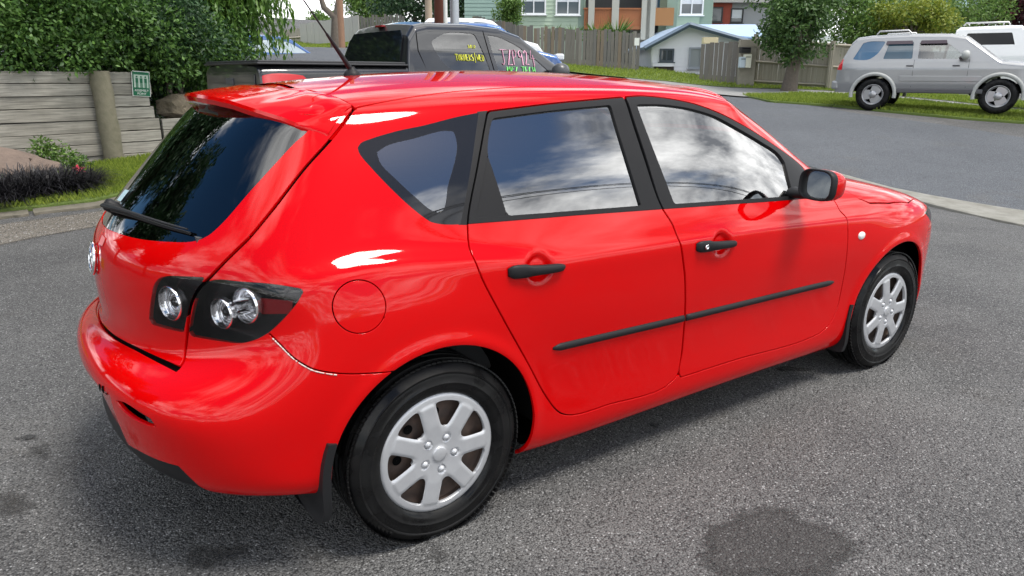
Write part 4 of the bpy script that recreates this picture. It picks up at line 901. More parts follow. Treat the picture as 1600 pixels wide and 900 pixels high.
# ---------------------------------------------------------------- vegetation helpers
def leafmat(name, c0, c1, rough=.5, trans=.3):
    m = bpy.data.materials.new(name); m.use_nodes = True; t = m.node_tree; b = t.nodes['Principled BSDF']; o = t.nodes['Material Output']
    g = t.nodes.new('ShaderNodeNewGeometry'); x = t.nodes.new('ShaderNodeMix'); x.data_type = 'RGBA'; x.inputs['A'].default_value = (*c0, 1); x.inputs['B'].default_value = (*c1, 1)
    t.links.new(g.outputs['Random Per Island'], x.inputs['Factor']); t.links.new(x.outputs['Result'], b.inputs['Base Color']); b.inputs['Roughness'].default_value = rough; b.inputs['Specular IOR Level'].default_value = .4
    tr = t.nodes.new('ShaderNodeBsdfTranslucent'); t.links.new(x.outputs['Result'], tr.inputs[0]); mx = t.nodes.new('ShaderNodeMixShader'); mx.inputs[0].default_value = trans
    t.links.new(b.outputs[0], mx.inputs[1]); t.links.new(tr.outputs[0], mx.inputs[2]); t.links.new(mx.outputs[0], o.inputs[0]); MATS[name] = m; return m
nr = np.random.default_rng(11)
def unit(a): return a/np.maximum(np.linalg.norm(a, axis=-1, keepdims=True), 1e-9)
def leaf_obj(name, P, T, N, ln, wd, m, parent=None, fold=.25):
    """one mesh of many small folded leaves: P base, T direction, N facing"""
    T = unit(T); B = unit(np.cross(T, N)); N = np.cross(B, T); ln = np.asarray(ln)[:, None]; wd = np.asarray(wd)[:, None]
    v0 = P; v1 = P+T*ln*.45+B*wd*.5+N*wd*fold*.5; v2 = P+T*ln; v3 = P+T*ln*.45-B*wd*.5+N*wd*fold*.5
    V = np.stack([v0, v1, v2, v3], 1).reshape(-1, 3); n = len(P); a = np.arange(n)*4
    me = bpy.data.meshes.new(name); me.vertices.add(4*n); me.vertices.foreach_set('co', V.astype(np.float32).ravel())
    F = np.stack([a, a+1, a+2, a, a+2, a+3], 1).reshape(-1); me.loops.add(6*n); me.loops.foreach_set('vertex_index', F.astype(np.int32)); me.polygons.add(2*n)
    me.polygons.foreach_set('loop_start', (np.arange(2*n)*3).astype(np.int32)); me.update(calc_edges=True); me.materials.append(m)
    o = bpy.data.objects.new(name, me); COL.objects.link(o)
    if parent is not None: o.parent = parent
    return o
def crown(name, centers, radii, n, ln, m, parent, squash=.8, shell=.55, droop=.15, aspect=.5):
    """leaves spread through clumps, denser to the outside of each clump"""
    C_ = np.array(centers, float); R2 = np.array(radii, float); w_ = R2**2; k = nr.choice(len(C_), n, p=w_/w_.sum())
    d = unit(nr.normal(size=(n, 3))); rad = (shell+(1-shell)*nr.random(n)**.6)*R2[k]*(1+.18*nr.normal(size=n)); P = C_[k]+d*rad[:, None]*np.array([1, 1, squash])
    T = unit(d+nr.normal(size=(n, 3))*.7-np.array([0, 0, droop])); N = unit(d+nr.normal(size=(n, 3))*.5+np.array([0, 0, .5])); s_ = ln*(.6+.8*nr.random(n))
    return leaf_obj(name, P, T, N, s_, s_*aspect, m, parent)
def clumps(c, size, n, r0, r1, seed=0, flat=1.):
    """clump centres inside an ellipsoid with an uneven outline"""
    q = np.random.default_rng(seed); d = unit(q.normal(size=(n, 3))); rr = q.random(n)**.4; P = np.array(c)+d*rr[:, None]*np.array(size); return P, r0+(r1-r0)*q.random(n)
BARK = mat('grey_bark', (.16, .135, .11), .95, noise=(14, .3, (.09, .075, .06)), bump=(40, .6, .02))
LEAF_HEDGE = leafmat('hedge_leaf', (.025, .075, .016), (.13, .25, .05))
LEAF_DARK = leafmat('dark_leaf', (.018, .05, .022), (.05, .11, .04))
LEAF_MID = leafmat('mid_leaf', (.05, .12, .022), (.18, .29, .06))
LEAF_YEL = leafmat('yellow_green_leaf', (.11, .18, .025), (.33, .36, .05))
LEAF_WILLOW = leafmat('willow_leaf', (.05, .13, .02), (.16, .28, .05))
LEAF_RED = leafmat('purple_leaf', (.035, .010, .014), (.09, .02, .028))
LEAF_BLACK = leafmat('black_grass_blade', (.008, .008, .010), (.022, .02, .024), .45, .05)
LEAF_GRASS = leafmat('grass_blade', (.13, .20, .022), (.33, .40, .06), .6, .3)
def tree(name, base, h, trunk_r, crown_c, size, n_cl, n_leaf, m, label, seed=1, leaf=.12, cl_r=(.5, .9), group=None, limbs=6, lean=(0, 0), cat='tree'):
    """base (x, y, z); crown centre relative to the base"""
    t = empty(name, base, 0, label, cat, group); q = random.Random(seed); b = MB()
    top = Vector((crown_c[0], crown_c[1], crown_c[2])); fork = Vector((lean[0], lean[1], h*.5))
    b.tube([(0, 0, -.1), (lean[0]*.2, lean[1]*.2, h*.12), (lean[0]*.6, lean[1]*.6, h*.3), tuple(fork)], [trunk_r*1.35, trunk_r*1.05, trunk_r*.92, trunk_r*.8], 10)
    P, R2 = clumps(crown_c, size, n_cl, *cl_r, seed=seed)
    for i in range(limbs):
        c_ = Vector(P[q.randrange(len(P))]); mid = fork.lerp(c_, .5)+Vector((q.uniform(-.2, .2), q.uniform(-.2, .2), q.uniform(0, .3))); b.tube([fork-Vector((0, 0, .2)), mid, c_], [trunk_r*.6, trunk_r*.35, trunk_r*.12], 6)
    b.build('trunk', BARK, t); crown('crown', P, R2, n_leaf, leaf, m, t)
    return t
# ---------------------------------------------------------------- parked vehicles: lofted bodies with cut windows and wheel arches
DGLASS = mat('dark_window_glass', (.007, .008, .010), .05, spec=.35)
BGLASS = mat('painted_sky_glass', (.02, .10, .20), .04, spec=.9)  # blue of the mirrored sky painted into the base colour
def loft_vehicle(name, loc, rz, label, cat, paint, top, zb, hw, sec, wins, wheels, wr, extras=None, glassm=None, crown_=.03, corner=.09, plan=(.9, .88), group=None, low=None):
    """top: roof outline (x, z); sec: (z, width factor); wins: [(polygon, material or None)]; wheels: axle x"""
    root = empty(name, loc, rz, label, cat, group)
    tx, tz = np.array(top).T; x0, x1 = tx[0], tx[-1]; xs = np.unique(np.r_[np.linspace(x0, x1, 230), tx, tx+.004, tx-.004]); xs = xs[(xs >= x0) & (xs <= x1)]
    sz, sw = np.array(sec).T; rows = []
    for x in xs:
        zt = np.interp(x, tx, tz); e = min((x-x0)/.5, 1); f = min((x1-x)/.7, 1)
        pl = (plan[0]+(1-plan[0])*math.sqrt(max(0, 1-(1-e)**2)))*(plan[1]+(1-plan[1])*math.sqrt(max(0, 1-(1-f)**2)))
        r = min(corner, (zt-zb)*.4); zz = np.linspace(zb, zt-r, 46); y = np.interp(zz, sz, sw)*hw*pl; row = [(x, -a, b) for a, b in zip(y, zz)]
        ye = y[-1]; sl = .35
        for q in np.linspace(0, 1, 8)[1:]:
            a = q*math.pi/2; row.append((x, -(ye-r*1.25*(1-math.cos(a))-.0*q), zt-r+r*math.sin(a)))
        yl = -row[-1][1]
        for q in np.linspace(0, 1, 7)[1:]: row.append((x, -yl*(1-q), zt+crown_*(1-(1-q)**2)))
        rows.append(row)
    Sg = np.array(rows); nu_, nv_ = Sg.shape[:2]; i0_ = (np.arange(nu_-1)[:, None]*nv_+np.arange(nv_-1)[None]).ravel()
    F = np.concatenate([np.stack([i0_, i0_+nv_, i0_+nv_+1], 1), np.stack([i0_, i0_+nv_+1, i0_+1], 1)]); A = Sg.reshape(-1, 3); A = np.c_[A, tri_normals(A, F)]
    feats = []
    def dist(A, P): 
        q = A[:, [0, 2]]; o = np.full(len(A), .5); lo, hi = P.min(0)-.05, P.max(0)+.05; m = (q > lo).all(1) & (q < hi).all(1) & (A[:, 1] < -.25*hw)
        if m.any(): o[m] = sdpoly(q[m], P)
        return o
    polys = [smooth_poly(w_[0], 5, fillet=.03) for w_ in wins]
    funcs = [(lambda A, P=P: dist(A, P)) for P in polys]+[(lambda A, cx=cx: np.where(A[:, 1] < -.3*hw, np.hypot(A[:, 0]-cx, A[:, 2]-wr)-wr*1.17, .5)) for cx in wheels]
    for f in funcs: A, F = imprint(A, F, f(A))
    c = A[F].mean(1); cl = np.zeros(len(F), int)
    for i, f in enumerate(funcs[:len(wins)]): cl[f(c) < 0] = i+1
    for f in funcs[len(wins):]: cl[f(c) < 0] = -1
    def take(k, both=True, off=0., sgn=1):
        G_ = F[cl == k]; U, inv = np.unique(G_, return_inverse=True); V = A[U, :3]+A[U, 3:6]*off; N = A[U, 3:6].copy(); G_ = inv.reshape(-1, 3)
        on = np.abs(V[:, 1]) < 1e-6; N[on, 1] = 0; N = unit(N)
        M_ = np.array([1, -1, 1.])
        if both: n = len(V); V = np.r_[V, V*M_]; N = np.r_[N, N*M_]; G_ = np.r_[G_, G_[:, ::-1]+n]
        elif sgn < 0: V, N, G_ = V*M_, N*M_, G_[:, ::-1]
        return V, N, G_
    V, N, G_ = take(0); V, N, G_ = with_rim(V, N, G_, .02); body_ = mesh_obj('body', V, G_, paint, root, N)
    n = 46
    for i in (0, nu_-1):     # closed ends
        b = MB(); ring = [tuple(p) for p in Sg[i]]+[(p[0], -p[1], p[2]) for p in Sg[i][::-1][1:]]; b.add(ring, [tuple(range(len(ring)))]); b.build('end_panel', paint, root)
    for i, w_ in enumerate(wins):
        for sgn in (1, -1):
            if not (cl == i+1).any(): continue
            V, N, G_ = take(i+1, False, -.008 if w_[1] is None or 'glass' in w_[1].name else .004, sgn); mesh_obj(w_[2] if len(w_) > 2 else 'window_glass', V, G_, w_[1] or glassm or DGLASS, root, N)
    b = MB(); b.box(((x0+x1)/2, 0, zb+.12), (x1-x0-.3, hw*1.5, .2)); b.build('underbody', LINER, root)
    for cx in wheels:
        for sgn in (-1, 1):
            w2 = bpy.data.objects.new('wheel', None); COL.objects.link(w2); w2.parent = root; w2.location = (cx, sgn*(hw-.12), wr)
            b = MB(); t = wr; b.lathe([(t*.62, .10), (t*.70, .115), (t*.88, .115), (t*.97, .095), (t, .06), (t, -.06), (t*.97, -.1), (t*.62, -.1)], 40, (0, 0, 0), (0, sgn, 0)); b.build('tyre', RUBBER, w2)
            b = MB(); b.lathe([(t*.63, .095), (t*.60, .105), (t*.57, .085), (t*.50, .06)], 32, (0, 0, 0), (0, sgn, 0)); b.lathe([(t*.22, .085), (t*.17, .10), (.001, .10)], 20, (0, 0, 0), (0, sgn, 0))
            for k in range(3):
                a = 2*math.pi*k/3+.5; M_ = Matrix.Rotation(a, 3, 'Y'); b.prism([(-.10, t*.15), (.10, t*.15), (.125, t*.60), (-.125, t*.60)], M_@Vector((0, sgn*.075, 0)), M_@Vector((1, 0, 0)), M_@Vector((0, 0, 1)), -.02*sgn*-1)
            b.build('alloy_rim', mat('alloy_metal', (.42, .42, .43), .3, metal=.8), w2); b = MB(); b.lathe([(t*.62, .03), (.001, .03)], 24, (0, 0, 0), (0, sgn, 0)); b.build('brake_disc', LINER, w2)
    return root
UTEP = mat('dark_grey_paint', (.022, .023, .026), .3, metal=.3, spec=.4, coat=1., coat_r=.03)
SILVP = mat('silver_paint', (.35, .355, .36), .33, metal=.5, coat=.8, noise=(3, .4, (.32, .325, .33)))
WHITEP = mat('white_paint', (.78, .79, .80), .3, coat=.8); BLUEP = mat('blue_paint', (.03, .10, .30), .3, metal=.3, coat=1.)
CREAMP = mat('champagne_trim', (.42, .43, .41), .4); GREYPL = mat('grey_plastic', (.08, .08, .085), .5)
def heading(phi): return RZ+phi         # phi: turn away from the line of sight's right hand
# dark pick-up behind the red car
o0 = WR(-2.926, 7.963, .224); hd = heading(R_(37.7)); off = Vector((0, 0, 0))
UT = loft_vehicle('pickup_truck', Vector(o0)+off, hd, 'dark grey double-cab pick-up truck with hard bed cover and writing on its windows', 'pickup truck', UTEP,
    [(0, 1.31), (.03, 1.335), (1.60, 1.345), (1.615, 1.345), (1.70, 1.66), (1.80, 1.775), (1.95, 1.805), (2.5, 1.815), (2.95, 1.79), (3.25, 1.715), (3.95, 1.26), (4.05, 1.20), (4.9, 1.13), (5.25, 1.02), (5.36, .80)], .42, .90,
    [(.42, .93), (.7, 1.), (1.05, 1.0), (1.25, .965), (1.5, .865), (1.8, .775)],
    [([(1.97, 1.60), (2.15, 1.690), (2.58, 1.70), (2.68, 1.45), (2.72, 1.25), (2.30, 1.25), (2.08, 1.38)], glass('ute_side_glass', (.40, .44, .44), 1.7, ior=1.9)), ([(2.76, 1.695), (2.90, 1.685), (3.15, 1.60), (3.45, 1.42), (3.62, 1.28), (3.62, 1.25), (2.84, 1.25)], MATS['ute_side_glass']),
     ([(.02, 1.23), (.05, 1.24), (.42, 1.235), (.46, 1.20), (.40, 1.155), (.02, 1.14)], mat('red_lamp_lens', (.55, .02, .025), .12, coat=.6), 'tail_lamp')], (.92, 4.14), .38, crown_=.03, corner=.10, plan=(.97, .85))
# bed cover, tailgate details, rear cab window, cabin
b = MB(); b.box((.80, 0, 1.36), (1.60, 1.66, .035)); b.box((.80, 0, 1.345), (1.64, 1.72, .02)); b.build('bed_cover', mat('black_vinyl', (.02, .02, .022), .5), UT, .012)
b = MB(); b.prism([(-.69, .04), (.69, .04), (.64, .30), (.56, .385), (-.56, .385), (-.64, .30)], (1.606, 0, 1.345), (0, -1, 0), (.275, 0, 1), .012); o = b.build('rear_cab_window', DGLASS, UT)
b = MB(); b.box((1.755, .0, 1.785), (.05, .16, .022)); b.build('high_stop_lamp', mat('dull_red_lens', (.22, .01, .012), .2), UT, .004)
b = MB(); b.box((-.012, .0, 1.17), (.03, .22, .07)); b.build('tailgate_handle', GREYPL, UT, .01)
b = MB(); b.box((-.03, 0, .62), (.14, 1.7, .22)); b.build('rear_bumper', GREYPL, UT, .03)
b = MB(); b.box((-.006, 0, 1.05), (.012, 1.46, .40)); b.build('tailgate', UTEP, UT, .01)
for s_ in (-1, 1):
    b = MB(); b.lathe([(.001, 0), (.07, .012), (.10, .05), (.105, .12), (.09, .17), (.001, .18)], 20, (3.58, s_*.98, 1.29), (1, 0, 0), (0, 0, 1)); o = b.build('door_mirror', mat('mirror_shell', (.06, .062, .066), .35), UT); 
    b = MB(); b.box((3.62, s_*.88, 1.25), (.08, .16, .04)); b.build('mirror_arm', GREYPL, UT, .01)
    for x in (2.74,): b = MB(); b.box((x, s_*.0, 1.2), (.01, .01, .01))
b = MB()
for y in (-.38, .38): b.box((2.55, y, 1.22), (.14, .46, .56)); b.box((2.48, y, 1.56), (.09, .26, .16))
b.box((1.90, 0, 1.2), (.16, 1.3, .5)); b.build('cab_seats', FABRIC, UT, .04)
b = MB(); b.box((3.55, 0, 1.12), (.4, 1.4, .2)); b.build('dashboard', GREYPL, UT, .03)
# door shut lines
for s_ in (-1, 1):
    for P in ([(1.80, 1.70), (1.79, 1.5), (1.88, 1.2), (1.92, .7)], [(2.70, 1.74), (2.74, 1.5), (2.77, 1.25), (2.78, .6)]):
        b = MB(); b.tube([(x, s_*(-.0+.90*np.interp(z, [.42, .7, 1.05, 1.25, 1.5, 1.8], [.93, 1., 1., .965, .865, .775])+.0015), z) for x, z in P], .005, 5); b.build('door_seam', LINER, UT)
# felt-pen writing on the side glass, as strokes lying on the panes
def stroke_text(name, strokes, org, sx, sz_, wd, m, parent, hw=.90):
    b = MB()
    for st in strokes:
        pts = []
        for a, c in st:
            x = org[0]+a*sx; z = org[1]+c*sz_; y = -hw*np.interp(z, [.42, .7, 1.05, 1.25, 1.5, 1.8], [.93, 1., 1., .965, .865, .775])+.001
            pts.append((x, y, z))
        if len(pts) > 1: b.tube(pts, wd, 5, flat=.5)
    return b.build(name, m, parent)
LET = {'J': [[(0, 1), (.8, 1)], [(.45, 1), (.45, .15), (.25, 0), (.05, .12)]], 'Z': [[(0, 1), (.7, 1), (.05, 0), (.75, .02)]], 'P': [[(.05, 0), (.1, 1), (.5, 1), (.65, .8), (.5, .55), (.1, .5)]],
       '9': [[(.6, .75), (.4, 1), (.1, .85), (.15, .55), (.45, .52), (.6, .75), (.6, .4), (.55, 0)]], '2': [[(.05, .8), (.25, 1), (.5, .85), (.4, .5), (.05, .05), (.6, .05)]], '4': [[(.3, 1), (.05, .45), (.7, .45)], [(.5, .7), (.5, -.1)]],
       'M': [[(0, 0), (.1, 1), (.35, .4), (.6, 1), (.7, 0)]], 'R': [[(.05, 0), (.05, 1), (.45, .95), (.45, .6), (.05, .5), (.55, 0)]], 'T': [[(0, 1), (.7, 1)], [(.35, 1), (.35, 0)]], 'E': [[(.55, 1), (.05, 1), (.05, 0), (.55, 0)], [(.05, .5), (.45, .5)]],
       'C': [[(.55, .9), (.25, 1), (.05, .6), (.1, .15), (.35, 0), (.6, .1)]], 'H': [[(.05, 0), (.05, 1)], [(.05, .5), (.55, .5)], [(.55, 0), (.55, 1)]], 'U': [[(.05, 1), (.1, .2), (.3, 0), (.5, .2), (.55, 1)]], 'N': [[(.05, 0), (.1, 1), (.5, 0), (.55, 1)]],
       'S': [[(.55, .9), (.25, 1), (.05, .75), (.5, .35), (.35, 0), (.05, .1)]], 'W': [[(0, 1), (.15, 0), (.35, .6), (.5, 0), (.7, 1)]], 'D': [[(.05, 0), (.05, 1), (.45, .85), (.55, .45), (.35, 0), (.05, 0)]], '/': [[(.35, 1.3), (.15, -.3)]], 'O': [[(.3, 1), (.05, .6), (.15, .05), (.45, .05), (.58, .55), (.3, 1)]], 'L': [[(.05, 1), (.05, 0), (.5, 0)]], ' ': []}
def word(t, adv=.82):
    o = []
    for i, ch in enumerate(t): o += [[(a+i*adv, c) for a, c in s_] for s_ in LET[ch]]
    return o
PINK = mat('pink_marker', (.75, .38, .52), .6); GRN = mat('green_marker', (.22, .80, .22), .6); YEL = mat('yellow_marker', (.72, .74, .08), .6)
stroke_text('pink_plate_writing', word('JZP924', .92), (2.90, 1.365), .096, .172, .0075, PINK, UT); stroke_text('green_writing', word('MRZ TECH', .86), (2.96, 1.268), .064, .076, .0075, GRN, UT)
stroke_text('yellow_writing', word('TURNERS/WED', .80), (2.26, 1.405), .046, .068, .006, YEL, UT); stroke_text('small_yellow_writing', word('SOLD', .85), (2.46, 1.545), .032, .034, .0045, YEL, UT)
# silver four-wheel drive on the far verge
r0, z0 = P2(1360, 173, 18.); r1, z1 = P2(1552, 188, 16.6); ga, gb = gz(WR(r0, 18.)[:2])[0], gz(WR(r1, 16.6)[:2])[0]
pa, pb = Vector(WR(r0, 18., ga)), Vector(WR(r1, 16.6, gb)); dv = (pb-pa); hd4 = math.atan2(dv.y, dv.x); WB = dv.length; s4 = WB/2.70
nrm4 = Vector((math.cos(hd4+math.pi/2), math.sin(hd4+math.pi/2), 0))
SV = loft_vehicle('four_wheel_drive', pa+nrm4*.80, hd4, 'silver four-wheel-drive wagon with tinted windows, roof rails and pale wheel-arch flares parked on the verge', 'car', SILVP,
    [(-.86, .75), (-.84, 1.03), (-.78, 1.15), (-.60, 1.56), (-.50, 1.66), (-.2, 1.70), (.6, 1.72), (1.4, 1.70), (1.72, 1.64), (2.38, 1.16), (2.46, 1.12), (3.1, 1.05), (3.38, .98), (3.46, .75)], .42, .86,
    [(.42, .95), (.62, 1.), (.95, 1.), (1.10, .975), (1.35, .90), (1.7, .81)],
    [([(-.53, 1.17), (-.36, 1.53), (-.27, 1.56), (.12, 1.56), (-.02, 1.28), (-.16, 1.17)], BGLASS), ([(.12, 1.17), (.20, 1.54), (.70, 1.555), (.73, 1.17)], mat('tinted_sky_glass', (.02, .07, .11), .04, spec=.9)), ([(.84, 1.17), (.83, 1.555), (1.30, 1.54), (1.62, 1.33), (1.78, 1.16)], glass('clear_side_glass', (.45, .5, .5), 1.7, ior=1.8)),  # rear door pane: dark tint with the sky's blue reflection painted in
     ([(-.845, .93), (-.80, 1.13), (-.73, 1.18), (-.74, .93)], mat('red_lamp_lens', (.55, .02, .025), .12), 'tail_lamp'), ([(3.12, .86), (3.16, .97), (3.40, .93), (3.42, .80), (3.2, .78)], mat('clear_lamp', (.7, .72, .74), .1), 'headlamp'), ([(2.92, .90), (2.93, .935), (3.02, .925), (3.02, .89)], mat('orange_lens', (.7, .25, .04), .3), 'side_indicator')],
    (0., WB), .375, corner=.10, plan=(.93, .86))
for cx in (0., WB):
    for s_ in (-1, 1):
        b = MB(); b.tube([(cx+.47*math.cos(q), s_*.855, .375+.465*math.sin(q)) for q in np.linspace(-.15, math.pi+.15, 24)], .036, 8, flat=1.2); b.build('wheel_arch_flare', CREAMP, SV)
for s_ in (-1, 1):
    b = MB(); b.box((1.35, s_*.85, .47), (1.7, .06, .10)); b.build('side_step', GREYPL, SV, .02)
    b = MB(); b.box((1.33, s_*.868, .74), (1.62, .02, .12)); b.build('door_moulding', SILVP, SV, .01)
    b = MB(); b.tube([(-.1, s_*.62, 1.72), (-.05, s_*.62, 1.79), (.55, s_*.62, 1.80), (.62, s_*.62, 1.73)], .018, 8); b.build('roof_rail', mat('rail_metal', (.55, .55, .55), .4, metal=.7), SV)
    b = MB(); b.lathe([(.001, -.0), (.06, .01), (.095, .05), (.10, .11), (.07, .15), (.001, .16)], 18, (1.70, s_*1.0, 1.24), (1, 0, 0), (0, 0, 1)); b.build('door_mirror', CREAMP, SV); b = MB(); b.box((1.72, s_*.90, 1.18), (.12, .14, .07)); b.build('mirror_arm', mat('dark_mauve_plastic', (.06, .045, .05), .5), SV, .02)
    for x0_, x1_ in ((.14, .70), (.84, 1.38)):
        b = MB(); b.prism([(0, 0), (x1_-x0_, 0), (x1_-x0_-.02, .075), (.02, .075)], (x0_, s_*.795, 1.49), (1, 0, 0), (0, -.28*s_, 1), .02*-s_); b.build('weather_shield', mat('smoky_acrylic', (.10, .075, .085), .15), SV)
    for x in (.78, 1.86): 
        b = MB(); b.tube([(x, s_*(.86*np.interp(z, [.42, .62, .95, 1.10, 1.35, 1.7], [.95, 1., 1., .975, .90, .81])+.001), z) for z in (.55, .8, 1.0, 1.15)], .004, 5); b.build('door_seam', LINER, SV)
    for x in (.70, 1.62): b = MB(); b.box((x, s_*.865, 1.02), (.14, .03, .03)); b.build('door_handle', GREYPL, SV, .008)
b = MB(); b.box((-.86, 0, .58), (.16, 1.66, .20)); b.build('rear_bumper', SILVP, SV, .04); b = MB(); b.box((3.44, 0, .56), (.16, 1.62, .26)); b.build('front_bumper', CREAMP, SV, .05)
b = MB(); b.prism([(-.62, 0), (.62, 0), (.54, .66), (-.54, .66)], (2.355, 0, 1.155), (0, 1, 0), (-.81, 0, .59), .012); b.build('windscreen', mat('bright_windscreen', (.5, .53, .55), .03, metal=.9), SV)
b = MB()
for y in (-.36, .36): b.box((.95, y, 1.1), (.14, .45, .5)); b.box((.90, y, 1.40), (.09, .25, .15))
b.build('seats', FABRIC, SV, .04)
# white pick-up with canopy behind it
r0, _ = P2(1478, 100, 21.5); o0 = WR(r0, 21.5); o0 = Vector((o0[0], o0[1], P2(1490, 44, 21.5)[1]-1.86))
WU = loft_vehicle('canopy_pickup', o0, hd4+R_(2), 'white pick-up with a fibreglass canopy parked behind the silver wagon', 'pickup truck', WHITEP,
    [(0, .8), (.02, 1.25), (.16, 1.78), (.26, 1.84), (1.3, 1.86), (1.62, 1.85), (1.66, 1.80), (1.75, 1.80), (2.3, 1.83), (2.9, 1.78), (3.6, 1.25), (4.7, 1.12), (5.1, .9)], .45, .86, [(.45, .95), (.8, 1.), (1.1, .99), (1.35, .93), (1.85, .80)],
    [([(.38, 1.38), (.42, 1.68), (1.42, 1.68), (1.52, 1.38)], DGLASS), ([(1.98, 1.32), (2.02, 1.68), (2.5, 1.68), (2.52, 1.32)], DGLASS), ([(2.6, 1.32), (2.6, 1.67), (2.9, 1.63), (3.3, 1.32)], DGLASS)], (.95, 4.0), .37, corner=.1, plan=(.95, .85))
b = MB(); b.tube([(.3, -.5, 1.88), (.35, -.5, 1.95), (1.3, -.5, 1.95), (1.35, -.5, 1.88)], .02, 8); b.tube([(.4, -.5, 1.95), (.4, .5, 1.95)], .018, 8); b.tube([(1.2, -.5, 1.95), (1.2, .5, 1.95)], .018, 8); b.build('roof_rack', mat('rail_metal'), WU)
# blue wagon and white van roof beyond the dark pick-up
def bgcar(name, px, py, d, phi, label, paint, L=4.2, H=1.62, gm=None, scale=1.):
    r, z = P2(px, py, d); o = Vector(WR(r, d)); o.z = z-H
    return loft_vehicle(name, o, heading(phi), label, 'car', paint, [(0, .75), (.02, 1.0), (.12, 1.1), (.30, H-.14), (.42, H-.03), (.9, H), (L*.52, H-.02), (L*.6, H-.08), (L*.76, 1.06), (L*.8, 1.02), (L*.95, .88), (L, .65)], .32, .86, [(.32, .95), (.6, 1.), (.9, 1.), (1.05, .97), (1.3, .88), (H, .78)],
        [([(.36, 1.10), (.46, H-.16), (1.0, H-.13), (1.0, 1.08)], gm or BGLASS), ([(1.08, 1.08), (1.08, H-.13), (L*.42, H-.13), (L*.44, 1.06)], gm or BGLASS), ([(L*.46, 1.06), (L*.455, H-.13), (L*.55, H-.15), (L*.70, 1.08)], gm or BGLASS)], (.75, L-.85), .32, corner=.11)
BL = bgcar('blue_wagon', 628, 36, 20., R_(6), 'blue wagon with pale headlamp beyond the dark pick-up cab, facing the paling fence', BLUEP, L=4.1, H=1.66); b = MB(); b.prism([(-.6, 0), (.6, 0), (.5, .62), (-.5, .62)], (3.12, 0, 1.06), (0, 1, 0), (-.75, 0, .66), .012); b.build('windscreen', BGLASS, BL)
b = MB(); b.box((3.98, -.62, .84), (.22, .3, .16)); b.build('headlamp', mat('clear_lamp', (.7, .72, .74), .1), BL, .04)
bgcar('white_wagon', 648, 29, 24., R_(6), 'white wagon whose roof shows above the dark pick-up, behind the poles', WHITEP, L=3.9, H=1.62)
bgcar('blue_hatchback', 300, 50, 18.5, R_(55), 'blue hatchback half hidden behind the hedge leaves above the bed cover', BLUEP, L=3.9, H=1.50, gm=mat('pale_glass', (.35, .42, .46), .05, spec=.9))
# ---------------------------------------------------------------- left bank: timber wall, sign, hedge, planting
TIMB = mat('weathered_pine', (.37, .35, .30), .9, noise=(5, .28, (.27, .255, .215)), bump=(60, .35, .004))
TIMB2 = mat('weathered_pine_b', (.32, .305, .265), .9, noise=(6, .3, (.42, .40, .345)), bump=(60, .35, .004))
POSTM = mat('mossy_pole', (.22, .20, .145), .95, noise=(9, .25, (.14, .135, .09)), bump=(35, .5, .01))
def wood_grain(m):
    t = m.node_tree; b = t.nodes['Principled BSDF']; tc = t.nodes.new('ShaderNodeTexCoord'); mp = t.nodes.new('ShaderNodeMapping'); mp.inputs['Scale'].default_value = (1.2, 14, 26); t.links.new(tc.outputs['Object'], mp.inputs[0])
    n = t.nodes.new('ShaderNodeTexNoise'); n.inputs['Scale'].default_value = 2.2; n.inputs['Detail'].default_value = 8; n.inputs['Distortion'].default_value = .8; t.links.new(mp.outputs[0], n.inputs['Vector'])
    old = b.inputs['Base Color'].links[0].from_socket; x = t.nodes.new('ShaderNodeMix'); x.data_type = 'RGBA'; x.blend_type = 'MULTIPLY'; r = t.nodes.new('ShaderNodeMapRange'); r.inputs['From Min'].default_value = .35; r.inputs['From Max'].default_value = .65; r.inputs['To Min'].default_value = .62; r.inputs['To Max'].default_value = 1.08
    t.links.new(n.outputs['Fac'], r.inputs['Value']); x.inputs['Factor'].default_value = 1.; t.links.new(old, x.inputs['A']); t.links.new(r.outputs[0], x.inputs['B']); t.links.new(x.outputs['Result'], b.inputs['Base Color'])
for m in (TIMB, TIMB2): wood_grain(m)
# the wall runs away to the right: plan points at the post and at both ends
WA = Vector(WR(P2(0, 290, 8.45)[0]-1.9, 7.75)); WB_ = Vector(WR(P2(258, 240, 11.0)[0], 11.0)); dW = (WB_-WA); lenW = Vector((dW.x, dW.y, 0)).length; angW = math.atan2(dW.y, dW.x)
def rd(p): q_ = np.array([p[0], p[1]])-CAM_P[:2]; return float(q_@RH), float(q_@FH)
def wall_t(px, py=180):
    (ra, d_a), (rb_, d_b) = rd(WA), rd(WB_); k = P2(px, py, 10.)[0]/10.; return (k*d_a-ra)/((rb_-ra)-k*(d_b-d_a))
zwt = P2(60, 111, 9.1)[1]; zwb = P2(150, 262, 9.6)[1]-.10
wall = empty('retaining_wall', (WA.x, WA.y, zwb), angW, 'low retaining wall of weathered horizontal timber boards behind a round post', 'wall')
hts = [.19, .165, .165, .17, .175, .165, .165, .16]; tot = sum(hts); k_ = (zwt-zwb)/tot; z = 0; q = random.Random(3); post_t = wall_t(170)*lenW
